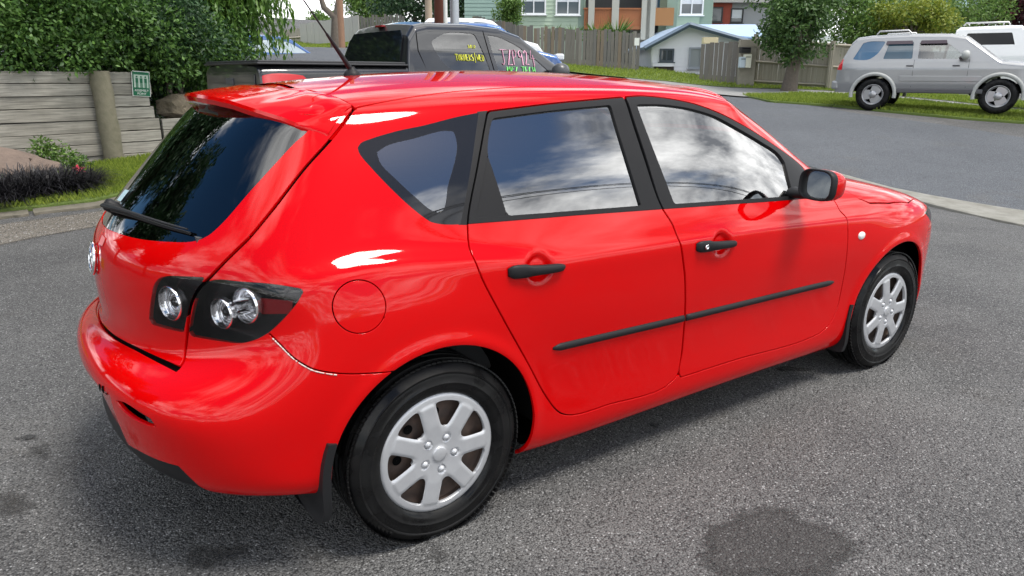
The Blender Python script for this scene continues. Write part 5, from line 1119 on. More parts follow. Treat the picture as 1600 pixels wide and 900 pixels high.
for i, h in enumerate(hts):
    h *= k_; cuts = [0, post_t, lenW-(.04 if i < 4 else .10+.05*(i % 2))]
    for a, e in zip(cuts, cuts[1:]):
        b = MB(); L_ = e-a-.006; n = 8; V = []; F = []; thick = .05+q.uniform(-.008, .008); wob = [q.uniform(-.004, .004) for _ in range(n+1)]; wz = q.uniform(-.004, .004)
        for j in range(n+1):
            x = L_*j/n
            for y_, z_ in ((0, .003+wob[j]), (-thick, .005+wob[j]), (-thick, h-.005+wob[-j-1]*.6+wz), (0, h-.003+wob[-j-1]*.6)): V.append((x, y_, z_))
        for j in range(n):
            for c in range(4): F.append((j*4+c, j*4+(c+1) % 4, (j+1)*4+(c+1) % 4, (j+1)*4+c))
        F += [(3, 2, 1, 0), tuple(n*4+c for c in range(4))]; b.add(V, [f[::-1] for f in F]); o = b.build('board', TIMB if q.random() < .6 else TIMB2, wall, .006); o.location = (a+.003, q.uniform(-.006, .006), z)
    z += h
b = MB(); b.box((lenW/2, .2, tot*k_/2-.05), (lenW-.3, .3, tot*k_-.12)); b.build('backing_soil', mat('dark_soil', (.04, .03, .022), 1.), wall)
lw = empty('low_timber_wall', (WB_.x, WB_.y, zwb), angW+R_(3), 'lower timber wall of boards continuing past the sign beside rocks', 'wall')
z = 0
for i in range(4):
    h = .165*k_*1.02; b = MB(); b.box((1.15, -.01+.004*(i % 2), z+h/2), (2.3, .05, h-.008)); b.build('board', (TIMB, TIMB2)[i % 2], lw, .006); z += h
pt = empty('timber_post', (*WR(P2(181, 256, rd(WA.lerp(WB_, wall_t(181, 250)))[1]-.17)[0], rd(WA.lerp(WB_, wall_t(181, 250)))[1]-.17)[:2], zwb), 0, 'thick round timber post standing against the board wall', 'post')
b = MB(); tp = zwt-zwb+.01; lean_ = Vector((-.03, .02, 0)); n = 9
b.tube([Vector((0, 0, -.1))+lean_*(tp*i/n)+Vector((.006*math.sin(i*2.1), .005*math.cos(i*1.7), (tp+.1)*i/n)) for i in range(n+1)], [.128+.005*math.sin(i*1.9) for i in range(n+1)], 24); b.build('shaft', POSTM, pt)
# green assembly-point sign on the boards
sp = WA.lerp(WB_, wall_t(217, 131)); sz_ = P2(217, 131, rd(sp)[1])[1]; nW = Vector((math.sin(angW), -math.cos(angW), 0)); sp = Vector((sp.x, sp.y, sz_))+nW*.065
SG = empty('assembly_sign', sp, angW, 'green and white assembly point sign screwed to the boards beside the post', 'sign'); SG.rotation_euler = (0, R_(4), angW)
SGR = mat('sign_green', (.01, .14, .065), .4); SWH = mat('sign_white', (.72, .74, .70), .4); w2, h2 = .255, .345
b = MB(); b.box((0, 0, 0), (w2, .006, h2)); b.build('plate', SWH, SG, .003); b = MB(); b.box((0, -.005, 0), (w2-.022, .004, h2-.022)); b.build('green_field', SGR, SG)
b = MB(); b.box((0, -.008, .035), (w2-.055, .003, .175)); b.build('pictogram_field', mat('sign_pale_green', (.50, .62, .52), .4), SG)
b = MB()
for x in (-.06, 0, .06): b.lathe([(.013, 0), (.012, .003), (.001, .0035)], 14, (x, -.010, .095), (0, -1, 0)); b.box((x, -.0108, .045), (.036, .003, .062)); b.box((x-.009, -.0108, -.018), (.012, .003, .07)); b.box((x+.009, -.0108, -.018), (.012, .003, .07))
b.build('people_pictogram', SGR, SG)
def text(name, s_, size, loc, m, parent):
    c = bpy.data.curves.new(name, 'FONT'); c.body = s_; c.size = size; c.align_x = 'CENTER'; c.align_y = 'CENTER'; c.extrude = .0012
    tmp = bpy.data.objects.new(name, c); COL.objects.link(tmp); dg = bpy.context.evaluated_depsgraph_get(); me = bpy.data.meshes.new_from_object(tmp.evaluated_get(dg)); bpy.data.objects.remove(tmp)
    o = bpy.data.objects.new(name, me); COL.objects.link(o); me.materials.clear(); me.materials.append(m); o.parent = parent; o.location = loc; o.rotation_euler = (math.pi/2, 0, 0); return o
text('lettering', 'ASSEMBLY', .043, (0, -.0085, -.092), SWH, SG); text('lettering', 'POINT', .043, (0, -.0085, -.136), SWH, SG)
# rocks at the wall end
ROCKM = mat('sandstone_rock', (.30, .25, .17), .95, noise=(5, .3, (.18, .15, .11)), bump=(14, .7, .05))
def rock(name, loc, size, label, seed, m=ROCKM):
    bm = bmesh.new(); bmesh.ops.create_icosphere(bm, subdivisions=3, radius=1); q = np.random.default_rng(seed); ph = q.uniform(0, 6, 6)
    for v in bm.verts:
        c = v.co.normalized(); k = 1+.13*math.sin(c.x*3+ph[0])+.11*math.sin(c.y*4+ph[1])+.09*math.sin(c.z*5+ph[2])+.05*math.sin(c.x*9+c.y*7+ph[3])+.03*math.sin(c.z*13+ph[4]); v.co = Vector((c.x*size[0], c.y*size[1], c.z*size[2]))*k
    me = bpy.data.meshes.new(name); bm.to_mesh(me); bm.free(); me.shade_smooth(); me.set_sharp_from_angle(angle=R_(30)); o = bpy.data.objects.new(name, me); COL.objects.link(o); o.location = loc; me.materials.append(m); return tag(o, label, 'rock')
rr, rz_ = P2(268, 168, 11.4); rock('rock', WR(rr, 11.5, rz_), (.26, .2, .17), 'sandy boulder under the hedge above the low timber wall', 3); rr, rz_ = P2(300, 172, 11.7); rock('rock', WR(rr, 11.9, rz_-.02), (.2, .16, .13), 'smaller brown stone next to the sandy boulder', 5)
rr, rz_ = P2(15, 256, 8.6); rock('rock', WR(rr-.2, 8.55, rz_-.08), (.75, .35, .24), 'broad flat brown rock behind the black grass', 8, mat('brown_rock', (.20, .15, .12), .95, noise=(6, .3, (.12, .09, .075)), bump=(18, .6, .04)))
# black strappy grass, flower, weeds
def tuft(name, loc, n, ln, spread, m, label, cat='plant', wd=.012, group=None, up=.9):
    o = empty(name, loc, 0, label, cat, group); a = nr.uniform(0, 2*math.pi, n); rad = spread*np.sqrt(nr.random(n)); P = np.c_[rad*np.cos(a), rad*np.sin(a), np.zeros(n)]
    P[:, 2] = gz(P[:, :2]+np.array(loc)[:2])-loc[2]
    L_ = ln*(.6+.6*nr.random(n)); d = unit(np.c_[np.cos(a)+nr.normal(size=n)*.5, np.sin(a)+nr.normal(size=n)*.5, up+nr.random(n)]); seg = 4; V = []; F = []
    sd_ = unit(np.cross(d, [0, 0, 1.]))
    for s_ in range(seg+1):
        t = s_/seg; c = P+d*(L_*t)[:, None]-np.array([0, 0, 1])*(L_*.55*t*t)[:, None]; w_ = wd*(1-t*.9); V.append(c-sd_*w_*.5); V.append(c+sd_*w_*.5)
    V = np.stack(V, 1); k = 2*(seg+1); base_ = np.arange(n)*k
    for s_ in range(seg): F.append(np.stack([base_+2*s_, base_+2*s_+1, base_+2*s_+3, base_+2*s_+2], 1))
    mesh_obj('foliage', V.reshape(-1, 3), np.concatenate(F), m, o, smooth=False); return o
for i, (px, py, n, sp_, ln) in enumerate(((100, 303, 1100, .30, .62), (55, 308, 1200, .32, .66), (5, 318, 1100, .30, .66), (-70, 335, 800, .3, .6), (135, 288, 300, .16, .40))):
    g = gpt(px, py); tuft('black_grass', (g[0], g[1], g[2]+.04), n, ln, sp_, LEAF_BLACK, 'clump of black strappy grass edging the grassy bank', wd=.014, group='black grass clumps on the bank', up=1.3)
g = gpt(20, 300); tuft('green_strap_plant', (g[0], g[1], g[2]+.04), 160, .40, .2, LEAF_MID, 'dark green strappy plant mixed into the black grass', wd=.016)
for i, (px, py) in enumerate(((70, 268), (95, 268), (118, 272))):
    g = gpt(px, py); w_ = empty('leafy_weed', g, 0, ('tallest bright leafy weed between the flat rock and the boards', 'middle-sized leafy weed beside the tallest weed by the boards', 'lowest leafy weed next to the red flower')[i], 'plant'); P, R2 = clumps((0, 0, .22-.03*i), (.14, .12, .20-.04*i), 9, .05, .10, seed=30+i); crown('foliage', P, R2, 420, .045, LEAF_MID, w_)
g = gpt(127, 284); fl = empty('red_flower', g, 0, 'small bush with pinkish red blooms beside the black grass', 'flower'); P, R2 = clumps((0, 0, .08), (.10, .10, .06), 5, .05, .08, seed=40); crown('foliage', P, R2, 200, .04, LEAF_DARK, fl); P, R2 = clumps((0, -.03, .14), (.05, .05, .02), 4, .02, .035, seed=41); crown('bloom', P, R2, 60, .035, mat('red_petal', (.62, .06, .10), .6), fl, aspect=.9)
# short grass blades: bank, verge, lawn
def blades(name, pts, n, h, label, parent=None):
    P = np.array([(p[0], p[1]) for p in pts]); lo, hi = P.min(0), P.max(0); q = nr.uniform(lo, hi, (int(n*2.6), 2)); q = q[sdpoly(q, P) < -.01][:n]; n = len(q)
    a = nr.uniform(0, 6.28, n); T = unit(np.c_[np.cos(a)*.55, np.sin(a)*.55, np.ones(n)]); B = np.c_[np.cos(a+1.57), np.sin(a+1.57), np.zeros(n)]
    o = leaf_obj(name, np.c_[q, gz(q)+.045], T, B, h*(.5+.9*nr.random(n)), np.full(n, h*.22), LEAF_GRASS); return tag(o, label, 'grass', kind='stuff')
blades('bank_grass_blades', bank, 30000, .06, 'short green grass on the bank under the timber wall')
blades('verge_grass_blades', gl([(1160, 151), (1250, 148), (1360, 152), (1480, 166), (1750, 196), (1750, 207), (1600, 194), (1500, 187), (1385, 176), (1300, 167), (1200, 160)]), 26000, .09, 'bright green grass on the verge under the silver wagon')
blades('lawn_blades', gl([(820, 95), (1000, 108), (1100, 122), (1240, 131), (1340, 134), (1750, 172), (1750, 188), (1480, 160), (1340, 147), (1250, 142), (1140, 139), (1040, 129), (960, 122), (830, 107)]), 26000, .10, 'green grass strip along the fences')
blades('hill_grass_blades', hill, 14000, .10, 'sunlit grass below the pale fence up the hill')
# hedge above the wall: several bushes
def bush(name, rdz, size, n_cl, n_leaf, m, label, leaf=.066, seed=1, group=None, cl=(.22, .42), limbs=5, cat='bush'):
    base = WR(rdz[0], rdz[1]); zg = gz(base[:2])[0]; t = empty(name, (base[0], base[1], zg), 0, label, cat, group); c = (0, 0, rdz[2]-zg); q = random.Random(seed)
    P, R2 = clumps(c, size, n_cl, *cl, seed=seed); b = MB()
    for i in range(limbs): e = Vector(P[q.randrange(len(P))]); b.tube([(q.uniform(-.3, .3), q.uniform(-.2, .2), 0), e*.5+Vector((0, 0, .1)), e], [.05, .035, .012], 6)
    b.build('stems', BARK, t); crown('crown', P, R2, int(n_leaf*1.7), leaf, m, t); return t
hl = ['tall glossy hedge bush overhanging the board wall', 'hedge bush spilling over the round post', 'dark hedge bush above the assembly sign', 'hedge bush hanging down over the boulders', 'upper hedge mass behind the sign', 'hedge bush at the far end of the wall near the pick-up']
for i, (px, py, d, sx, sy, sz2, ncl, nl, m) in enumerate(((30, 30, 10.3, 1.5, .9, 1.0, 90, 11000, LEAF_HEDGE), (150, 40, 10.9, 1.2, .9, .95, 80, 10000, LEAF_HEDGE), (225, 55, 11.6, 1.0, .8, .85, 70, 9000, LEAF_DARK), (285, 105, 12.1, .72, .6, .85, 60, 8500, LEAF_HEDGE), (180, -60, 12.6, 1.7, 1.1, 1.1, 100, 11000, LEAF_DARK), (330, 75, 13.0, .55, .7, .75, 50, 6500, LEAF_HEDGE))):
    r, z = P2(px, py, d); bush('hedge_bush', (r, d, z), (sx, sy, sz2), ncl, nl, m, hl[i], seed=50+i, cl=(.13, .40))
r, z = P2(-250, -40, 10.5); bush('hedge_bush', (r, 10.2, z), (2.0, 1.3, 1.5), 90, 9000, LEAF_HEDGE, 'hedge bush on the bank past the flat rock', seed=60)
# tall trees on the bank to the left (they show in the tailgate glass)
for i, (r, d, h) in enumerate(((-8.5, 9.5, 7.), (-10.5, 5.5, 7.5), (-7.0, 13.5, 6.5), (-12., 1.5, 7.))):
    w_ = WR(r, d); tree('bank_tree', (w_[0], w_[1], gz(w_[:2])[0]), h, .16, (0, 0, h*.64), (1.9, 1.9, h*.33), 75, 16000, LEAF_DARK, 'tall dark tree on the bank beyond the timber wall', seed=70+i, leaf=.22, cl_r=(.5, .9), group='bank trees left of the wall')
# willow with hanging fronds
r, z = P2(332, -70, 13.5); wl = WR(r, 13.5); zg = gz(wl[:2])[0]; wt = empty('willow_tree', (wl[0], wl[1], zg), 0, 'weeping tree with light green fronds hanging beside the sky gap', 'tree')
b = MB(); b.tube([(0, 0, 0), (.1, .1, 1.6), (.0, .2, 3.2)], [.18, .14, .08], 10); b.build('trunk', BARK, wt)
fr_P, fr_T, fr_N, fr_L = [], [], [], []; q = np.random.default_rng(5); zt = z-zg
for i in range(420):
    a = q.uniform(0, 6.28); R0 = .2+.75*q.random(); sx_ = Vector((math.cos(a)*R0, math.sin(a)*R0, zt+.5*q.random()-.1)); ln = .7+1.3*q.random(); out_ = Vector((math.cos(a)*.25+RH[0]*.15, math.sin(a)*.25+RH[1]*.15, 0))
    for s_ in np.linspace(0, 1, 26):
        p = sx_+out_*s_+Vector((0, 0, -ln*s_*s_)); fr_P.append(p); t = out_*.5+Vector((0, 0, -2*ln*s_-.2)); t.normalize(); sd2 = Vector(q.normal(size=3)); fr_T.append(t+sd2*.45); fr_N.append(sd2+Vector((0, 0, .6))); fr_L.append(.13+.07*q.random())
leaf_obj('fronds', np.array([tuple(v) for v in fr_P]), np.array([tuple(v) for v in fr_T]), np.array([tuple(v) for v in fr_N]), np.array(fr_L), np.array(fr_L)*.26, LEAF_WILLOW, wt)
# ---------------------------------------------------------------- far side of the road: poles, fences, houses, trees
PAL = [mat('grey_paling', (.21, .195, .175), .95, noise=(4, .3, (.13, .12, .105)), bump=(50, .4, .006)), mat('grey_paling_b', (.26, .245, .22), .95, noise=(5, .3, (.17, .155, .135)), bump=(50, .4, .006)), mat('rusty_paling', (.24, .19, .14), .95, noise=(5, .3, (.16, .13, .10)), bump=(50, .4, .006)), mat('dark_paling', (.12, .115, .11), .95, noise=(5, .3, (.19, .18, .165)), bump=(50, .4, .006))]
TANF = [mat('tan_board', (.36, .33, .27), .95, noise=(3, .3, (.27, .245, .20)), bump=(50, .3, .006)), mat('tan_board_b', (.31, .285, .235), .95, noise=(3, .3, (.38, .35, .29)), bump=(50, .3, .006))]
PALEF = [mat('pale_fence_board', (.46, .45, .41), .9, noise=(3, .3, (.38, .37, .34)))]
def fence(name, px0, px1, d0, d1, ytop0, ytop1, ybot0, ybot1, n, mats, label, rails=(), posts=0, seed=1, jit=.05, gapf=.94, behind=False):
    """paling fence between two sight lines"""
    r0, zt0 = P2(px0, ytop0, d0); r1, zt1 = P2(px1, ytop1, d1); zb0 = P2(px0, ybot0, d0)[1]; zb1 = P2(px1, ybot1, d1)[1]
    A, B = Vector(WR(r0, d0)), Vector(WR(r1, d1)); dv = B-A; L_ = dv.length; ang = math.atan2(dv.y, dv.x); root = empty(name, (A.x, A.y, zb0), ang, label, 'fence'); q = random.Random(seed); w_ = L_/n; me = {}
    for i in range(n):
        t = (i+.5)/n; zb = zb0+(zb1-zb0)*t; zt = zt0+(zt1-zt0)*t+q.uniform(-jit, jit); b = MB(); ww = w_*gapf*q.uniform(.88, 1.05); h = zt-zb
        k = q.randrange(len(mats)); key = (k, q.randrange(3))
        if key not in me:
            b.box((0, 0, .5), (1, .022, 1)); o = b.build('paling', mats[k], root); me[key] = o.data
        else: o = bpy.data.objects.new('paling', me[key]); COL.objects.link(o); o.parent = root
        o.location = (L_*t, q.uniform(-.008, .008), zb-zb0); o.scale = (ww, 1, h); o.rotation_euler = (0, q.uniform(-.012, .012), 0)
    for f in rails:
        b = MB(); z0_, z1_ = (zt0-zb0)*f, zb1-zb0+(zt1-zb1)*f; b.tube([(0, -.05 if not behind else .05, z0_), (L_, -.05 if not behind else .05, z1_)], .045, 4, smooth=False); b.build('rail', mats[0], root)
    for i in range(posts):
        t = i/max(1, posts-1); z0_ = (zb1-zb0)*t; h = (zt0-zb0)*(1-t)+(zt1-zb1)*t; b = MB(); b.box((L_*t, -.06, z0_+h/2+.03), (.12, .12, h+.10)); b.build('post', mats[-1], root)
    return root
fence('paling_fence', 812, 1001, 30, 29, 41, 50, 100, 116, 34, PAL, 'weathered grey paling fence below the green house balcony', seed=2)
fence('paling_fence', 738, 812, 33, 30.2, 24, 40, 88, 100, 14, PAL, 'grey paling fence stepping up beside the green house wall and round bush', seed=3)
fence('side_paling_fence', 1096, 1160, 27.5, 27, 68, 66, 126, 132, 9, [PAL[3], PAL[0], PAL[3]], 'dark paling fence between the white cottage and the letterboxes', seed=4)
fence('board_fence', 1182, 1302, 27.5, 26, 57, 68, 131, 137, 30, TANF, 'tan board fence with rails behind the street tree', rails=(.48, .06, .97), posts=2, seed=5, jit=.0, gapf=.99)
fence('board_fence', 1302, 1420, 26, 25.6, 68, 74, 137, 146, 26, TANF, 'tan board fence continuing behind the silver wagon', rails=(.48, .97), posts=2, seed=6, jit=.0, gapf=.99)
fence('pale_fence', 468, 560, 36, 31, 38, 24, 70, 64, 22, PALEF, 'pale tall fence on the hill behind the pick-up cab', seed=7, jit=.02, gapf=.99)
fence('hill_fence', 416, 470, 38, 36.3, 50, 44, 75, 72, 10, TANF, 'low tan fence at the top of the road', rails=(.5,), seed=8, gapf=.99)
fence('dark_fence', 558, 632, 34, 33, 25, 24, 60, 60, 16, [PAL[3], PAL[0]], 'dark fence with open top behind the pick-up roof', seed=9, jit=.08, gapf=.8)
# gate post and letterboxes
r, z = P2(1170, 62, 26.6); zb = P2(1170, 134, 26.6)[1]; gp_ = empty('gate_post', WR(r, 26.6, zb), RZ, 'broad concrete gate pier beside the letterboxes', 'gate post'); b = MB(); b.box((0, 0, (z-zb)/2), (.55, .22, z-zb)); b.build('pier', mat('pier_stone', (.32, .30, .25), .95, noise=(6, .3, (.24, .22, .18))), gp_, .02); b = MB(); b.box((0, 0, z-zb-.12), (.62, .26, .24)); b.build('cap_board', TANF[0], gp_, .01)
for (x0, y0, x1, y1, m, lb) in ((1156, 74, 1171, 83, mat('black_box', (.02, .02, .022), .4), 'black letterbox on the gate pier'), (1162, 85, 1171, 106, mat('cream_box', (.72, .72, .60), .5), 'cream letterbox on the gate pier'), (1155, 89, 1163, 106, mat('pale_blue_box', (.55, .64, .70), .5), 'pale blue letterbox beside the cream one')):
    a, t = P2(x0, y0, 26.3); c, e = P2(x1, y1, 26.3); lb_ = empty('letterbox', WR((a+c)/2, 26.25, e), RZ, lb, 'letterbox'); b = MB(); b.box((0, 0, (t-e)/2), (c-a, .22, t-e)); b.build('box', m, lb_, .015); b = MB(); b.box((0, -.112, (t-e)*.8), ((c-a)*.7, .006, .02)); b.build('slot', LINER, lb_)
# white notice on the fence end
a, t = P2(992, 59, 28.7); c, e = P2(999, 71, 28.7); nb = empty('notice_board', WR((a+c)/2, 28.75, (t+e)/2), RZ, 'small white notice on the end of the grey paling fence', 'notice'); b = MB(); b.box((0, 0, 0), (c-a, .01, t-e)); b.build('sheet', SWH, nb)
# poles
def pole(name, px, d, w_px, m, label, ytop=-260, ybot=70, cat='pole', extra=None):
    r, zb = P2(px, ybot, d); w_ = Vector(WR(r, d)); zb = min(zb, gz(WR(r, d)[:2])[0]); zt = P2(px, ytop, d)[1]; rad = w_px/CAM_F*d*.5; o = empty(name, (w_.x, w_.y, zb), 0, label, cat)
    b = MB(); b.tube([(0, 0, 0), (0, 0, (zt-zb)*.5), (0, 0, zt-zb)], [rad*1.05, rad, rad*.85], 14); b.build('shaft', m, o); return o
pole('rusty_pole', 689, 13.5, 18, mat('rust_brown', (.13, .035, .018), .8, noise=(8, .3, (.09, .028, .016))), 'rust brown steel pole behind the pick-up cab'); pole('white_pipe', 697, 13.3, 6, mat('white_pipe', (.7, .7, .66), .5), 'thin white pipe strapped to the rust brown pole')
pole('grey_pole', 711, 13.6, 13, mat('galvanised_grey', (.42, .45, .48), .45, metal=.3), 'pale grey galvanised pole beside the rust brown pole'); pole('timber_pole', 671, 24, 10, mat('pale_timber_pole', (.36, .29, .21), .9, noise=(5, .3, (.28, .22, .16))), 'pale timber power pole in front of dark trees')
pole('timber_pole', 535, 28, 9, mat('brown_timber_pole', (.32, .19, .12), .9, noise=(5, .3, (.24, .14, .09))), 'brown timber power pole in front of the pale fence', ybot=78)
# ---- houses, built square to the line of sight
def Hbox(root, d, px0, py0, px1, py1, depth, m, name, front=0., bevel=0.):
    """box whose front face fills the given sight-line rectangle at distance d"""
    x0, zt = P2(px0, py0, d); x1, zb = P2(px1, py1, d); l = root['_o']; b = MB(); b.box(((x0+x1)/2-l[0], d+depth/2-front-l[1], (zt+zb)/2-l[2]), (x1-x0, depth, zt-zb)); return b.build(name, m, root, bevel)
def house(name, px, py, d, label):
    r, z = P2(px, py, d); o = empty(name, WR(r, d, z), RZ, label, 'house'); o['_o'] = (r, d, z); return o
def boards(root, d, px0, py0, px1, py1, pitch, m, name='weatherboard_wall', top=None):
    """lapped boards over a wall rectangle"""
    x0, zt = P2(px0, py0, d); x1, zb = P2(px1, py1, d); l = root['_o']; n = int((zt-zb)/pitch)
    for i in range(n):
        z = zb+i*pitch; b = MB(); V = [(x0-l[0], d-.018-l[1], z-l[2]), (x1-l[0], d-.018-l[1], z-l[2]), (x1-l[0], d-.002-l[1], z+pitch-l[2]), (x0-l[0], d-.002-l[1], z+pitch-l[2]), (x0-l[0], d+.01-l[1], z-l[2]), (x1-l[0], d+.01-l[1], z-l[2])]
        b.add(V, [(0, 1, 2, 3), (4, 5, 1, 0)]); b.build('board', m, root)
def window(root, d, px0, py0, px1, py1, fm, gm, mull=0, curtain=None):
    x0, zt = P2(px0, py0, d); x1, zb = P2(px1, py1, d); l = root['_o']; f = .07; wdo = bpy.data.objects.new('window', None); COL.objects.link(wdo); wdo.parent = root; wdo.location = ((x0+x1)/2-l[0], d-l[1], (zt+zb)/2-l[2]); w_, h = x1-x0, zt-zb
    b = MB(); b.box((0, -.035, h/2-f/2), (w_, .07, f)); b.box((0, -.035, -h/2+f/2), (w_, .07, f)); b.box((-w_/2+f/2, -.035, 0), (f, .07, h-2*f)); b.box((w_/2-f/2, -.035, 0), (f, .07, h-2*f))
    for i in range(mull): b.box((-w_/2+w_*(i+1)/(mull+1), -.035, 0), (.05, .06, h-2*f))
    b.build('frame', fm, wdo); b = MB(); b.box((0, -.022, 0), (w_-2*f, .008, h-2*f)); b.build('pane', gm, wdo)
    if curtain: b = MB(); b.box((0, -.0285, h*.14), (w_-2*f-.02, .004, h*.62)); b.build('blind', curtain, wdo)
    b = MB(); b.box((0, -.05, -h/2-.02), (w_+.1, .12, .04)); b.build('sill', fm, wdo)
GREENW = mat('sage_green_weatherboard', (.42, .52, .40), .7, noise=(2, .3, (.38, .48, .37))); SHADEW = mat('shaded_sage_weatherboard', (.25, .36, .32), .7); WFRAME = mat('white_window_frame', (.75, .77, .78), .5); NET = mat('net_curtain', (.62, .65, .68), .8); WIN = mat('house_window_glass', (.06, .075, .085), .05, spec=.9); STAIN = mat('stained_deck_timber', (.36, .13, .045), .7, noise=(4, .3, (.28, .10, .04))); SHADE = mat('deck_shade', (.035, .04, .045), .8)
GH = house('green_house', 960, 110, 36, 'sage green weatherboard house with a brown timber balcony behind the paling fence')
d = 36.
Hbox(GH, d, 812, -130, 912, 100, 7, GREENW, 'wall'); Hbox(GH, d, 1052, -130, 1108, 92, 7, GREENW, 'wall'); Hbox(GH, d+2.2, 912, -130, 1052, 100, 4.8, SHADE, 'recess_wall')  # recess wall painted near black for the shade behind the balcony
boards(GH, d, 812, -40, 912, 100, .17, GREENW); boards(GH, d, 1052, -40, 1108, 92, .17, GREENW); Hbox(GH, d+.1, 725, -130, 811, 90, 6, SHADEW, 'side_wall'); boards(GH, d+.1, 725, -40, 811, 90, .17, SHADEW)  # side wall: the same green boards with their shade painted into the colour
for px in (812, 909, 1052, 1106): Hbox(GH, d-.03, px-1.5, -130, px+1.5, 96, .06, mat('green_corner_board', (.22, .30, .24), .7), 'corner_board')
for a in ((815, -40, 853, 23), (869, -40, 906, 24), (1065, -30, 1098, 24)): window(GH, d-.02, *a, WFRAME, WIN, 1, NET)
Hbox(GH, d-.2, 913, 40, 1014, 46, 2.4, mat('deck_fascia', (.30, .12, .05), .8), 'deck'); Hbox(GH, d+.4, 985, 46, 1012, 100, .2, mat('weathered_base_board', (.26, .25, .20), .9), 'base_wall'); Hbox(GH, d+.5, 912, 46, 985, 100, .2, mat('undercroft_shade', (.03, .035, .04), .9), 'undercroft_panel')  # dark panel painted as the shade under the deck
n = 34
for i in range(n):
    px = 914+(1009-914)*i/(n-1)
    if px > 1020: continue
    Hbox(GH, d-.16, px-.85, 14+1*(i/n), px+.85, 41, .03, STAIN, 'baluster')
Hbox(GH, d-.2, 912, 12, 1011, 15, .1, STAIN, 'handrail'); Hbox(GH, d-.22, 1021, 12, 1052, 40, .06, mat('brown_screen_panel', (.33, .16, .06), .75), 'balcony_panel')
for px in (926, 964, 1012, 1020): Hbox(GH, d-.25, px-2, -130, px+2, 46 if px < 1000 else 62, .12, mat('veranda_post', (.40, .40, .35), .7), 'veranda_post')
Hbox(GH, d+2.1, 1018, -60, 1030, 40, .08, WFRAME, 'door_frame'); Hbox(GH, d+2.05, 1031, -60, 1041, 40, .06, mat('blue_door', (.06, .13, .2), .5), 'door')
rw, zw = P2(950, 5, d+1.5)
for i, px in enumerate((938, 944, 950)):
    pass
# red and grey building beyond
RB = house('red_brick_building', 1150, 60, 44, 'red and grey building with dark windows above the blue roof')
Hbox(RB, 44, 1108, -120, 1140, 60, 6, mat('red_brick_wall', (.34, .075, .045), .85, noise=(8, .3, (.28, .06, .04))), 'red_wall'); Hbox(RB, 44.1, 1140, -120, 1215, 60, 6, mat('grey_render_wall', (.34, .35, .36), .8), 'grey_wall'); window(RB, 43.95, 1109, 11, 1128, 35, mat('black_frame', (.02, .02, .02), .4), WIN, 0); window(RB, 44.05, 1142, 13, 1160, 36, mat('black_frame'), WIN, 0, NET); Hbox(RB, 43.6, 1104, -4, 1215, 4, 1., mat('eave_grey', (.35, .35, .34), .7), 'eave')
# white cottage with blue roof
WC = house('white_cottage', 1090, 128, 31, 'small white cottage with a low gable and pale blue metal roof beyond the fences'); d = 31.; l = WC['_o']; WHW = mat('white_board', (.82, .84, .86), .7, noise=(3, .3, (.76, .78, .81)))
def wpt(px, py, dd=31.): r, z = P2(px, py, dd); return (r-l[0], dd-l[1], z-l[2])
b = MB(); g1, g2, g3, g4, g5 = wpt(1018, 128), wpt(1185, 128), wpt(1185, 73), wpt(1074, 40), wpt(1018, 72); V = [g1, g2, g3, g4, g5]; V2 = [(v[0], v[1]+6, v[2]) for v in V]; b.add(V+V2, [(0, 1, 2, 3, 4), (9, 8, 7, 6, 5), (0, 4, 9, 5), (1, 6, 7, 2), (4, 3, 8, 9), (3, 2, 7, 8)]); b.build('wall', WHW, WC)
zt_, zb_ = P2(1050, 73, d)[1], P2(1050, 128, d)[1]; nb_ = 9
for i in range(nb_):
    z = zb_+(zt_-zb_)*i/nb_-l[2]; b = MB(); b.add([(g1[0], -.02, z), (g2[0], -.02, z), (g2[0], -.004, z+(zt_-zb_)/nb_), (g1[0], -.004, z+(zt_-zb_)/nb_)], [(0, 1, 2, 3)]); b.build('weatherboard', WHW, WC)
BLR = mat('pale_blue_metal_roof', (.38, .50, .66), .45, metal=.2); FASC = mat('slate_blue_fascia', (.09, .13, .18), .6)
e1, e2, e3 = wpt(1004, 74), wpt(1073, 37), wpt(1196, 72)
for a, c in ((e1, e2), (e2, e3)):
    b = MB(); q0 = (a[0], -.45, a[2]); q1 = (c[0], -.45, c[2]); b.add([q0, q1, (q1[0], 7, q1[2]), (q0[0], 7, q0[2])], [(0, 1, 2, 3)]); o = b.build('roof', BLR, WC); sm = o.modifiers.new('s', 'SOLIDIFY'); sm.thickness = .10
    b = MB(); b.tube([(q0[0], -.47, q0[2]-.06), (q1[0], -.47, q1[2]-.06)], .095, 4, smooth=False); b.build('bargeboard', FASC, WC)
# upper rear roof plane
u1, u2, u3, u4 = wpt(1070, 38, 33), wpt(1180, 38, 33), wpt(1200, 60, 31.6), wpt(1110, 52, 31.6)
b = MB(); b.add([u1, u2, u3, u4], [(3, 2, 1, 0)]); o = b.build('rear_roof', BLR, WC); sm = o.modifiers.new('s', 'SOLIDIFY'); sm.thickness = .06
window(WC, d-.02, 1031, 76, 1052, 97, mat('dark_frame', (.06, .08, .1), .5), WIN, 1); window(WC, d-.02, 1077, 74, 1095, 107, mat('grey_frame', (.30, .33, .36), .5), mat('grey_curtained_glass', (.30, .33, .33), .15), 0); Hbox(WC, d-.05, 1022, 104, 1052, 122, .05, mat('opening_shade', (.05, .042, .035), .9), 'cellar_opening'); Hbox(WC, d-.12, 1020, 98, 1052, 104, .12, WHW, 'ledge')  # cellar opening is a flat panel, its shade painted as dark colour
Hbox(WC, 28., 1100, 58, 1122, 68, .3, mat('cream_eave', (.68, .60, .40), .7), 'carport_beam')
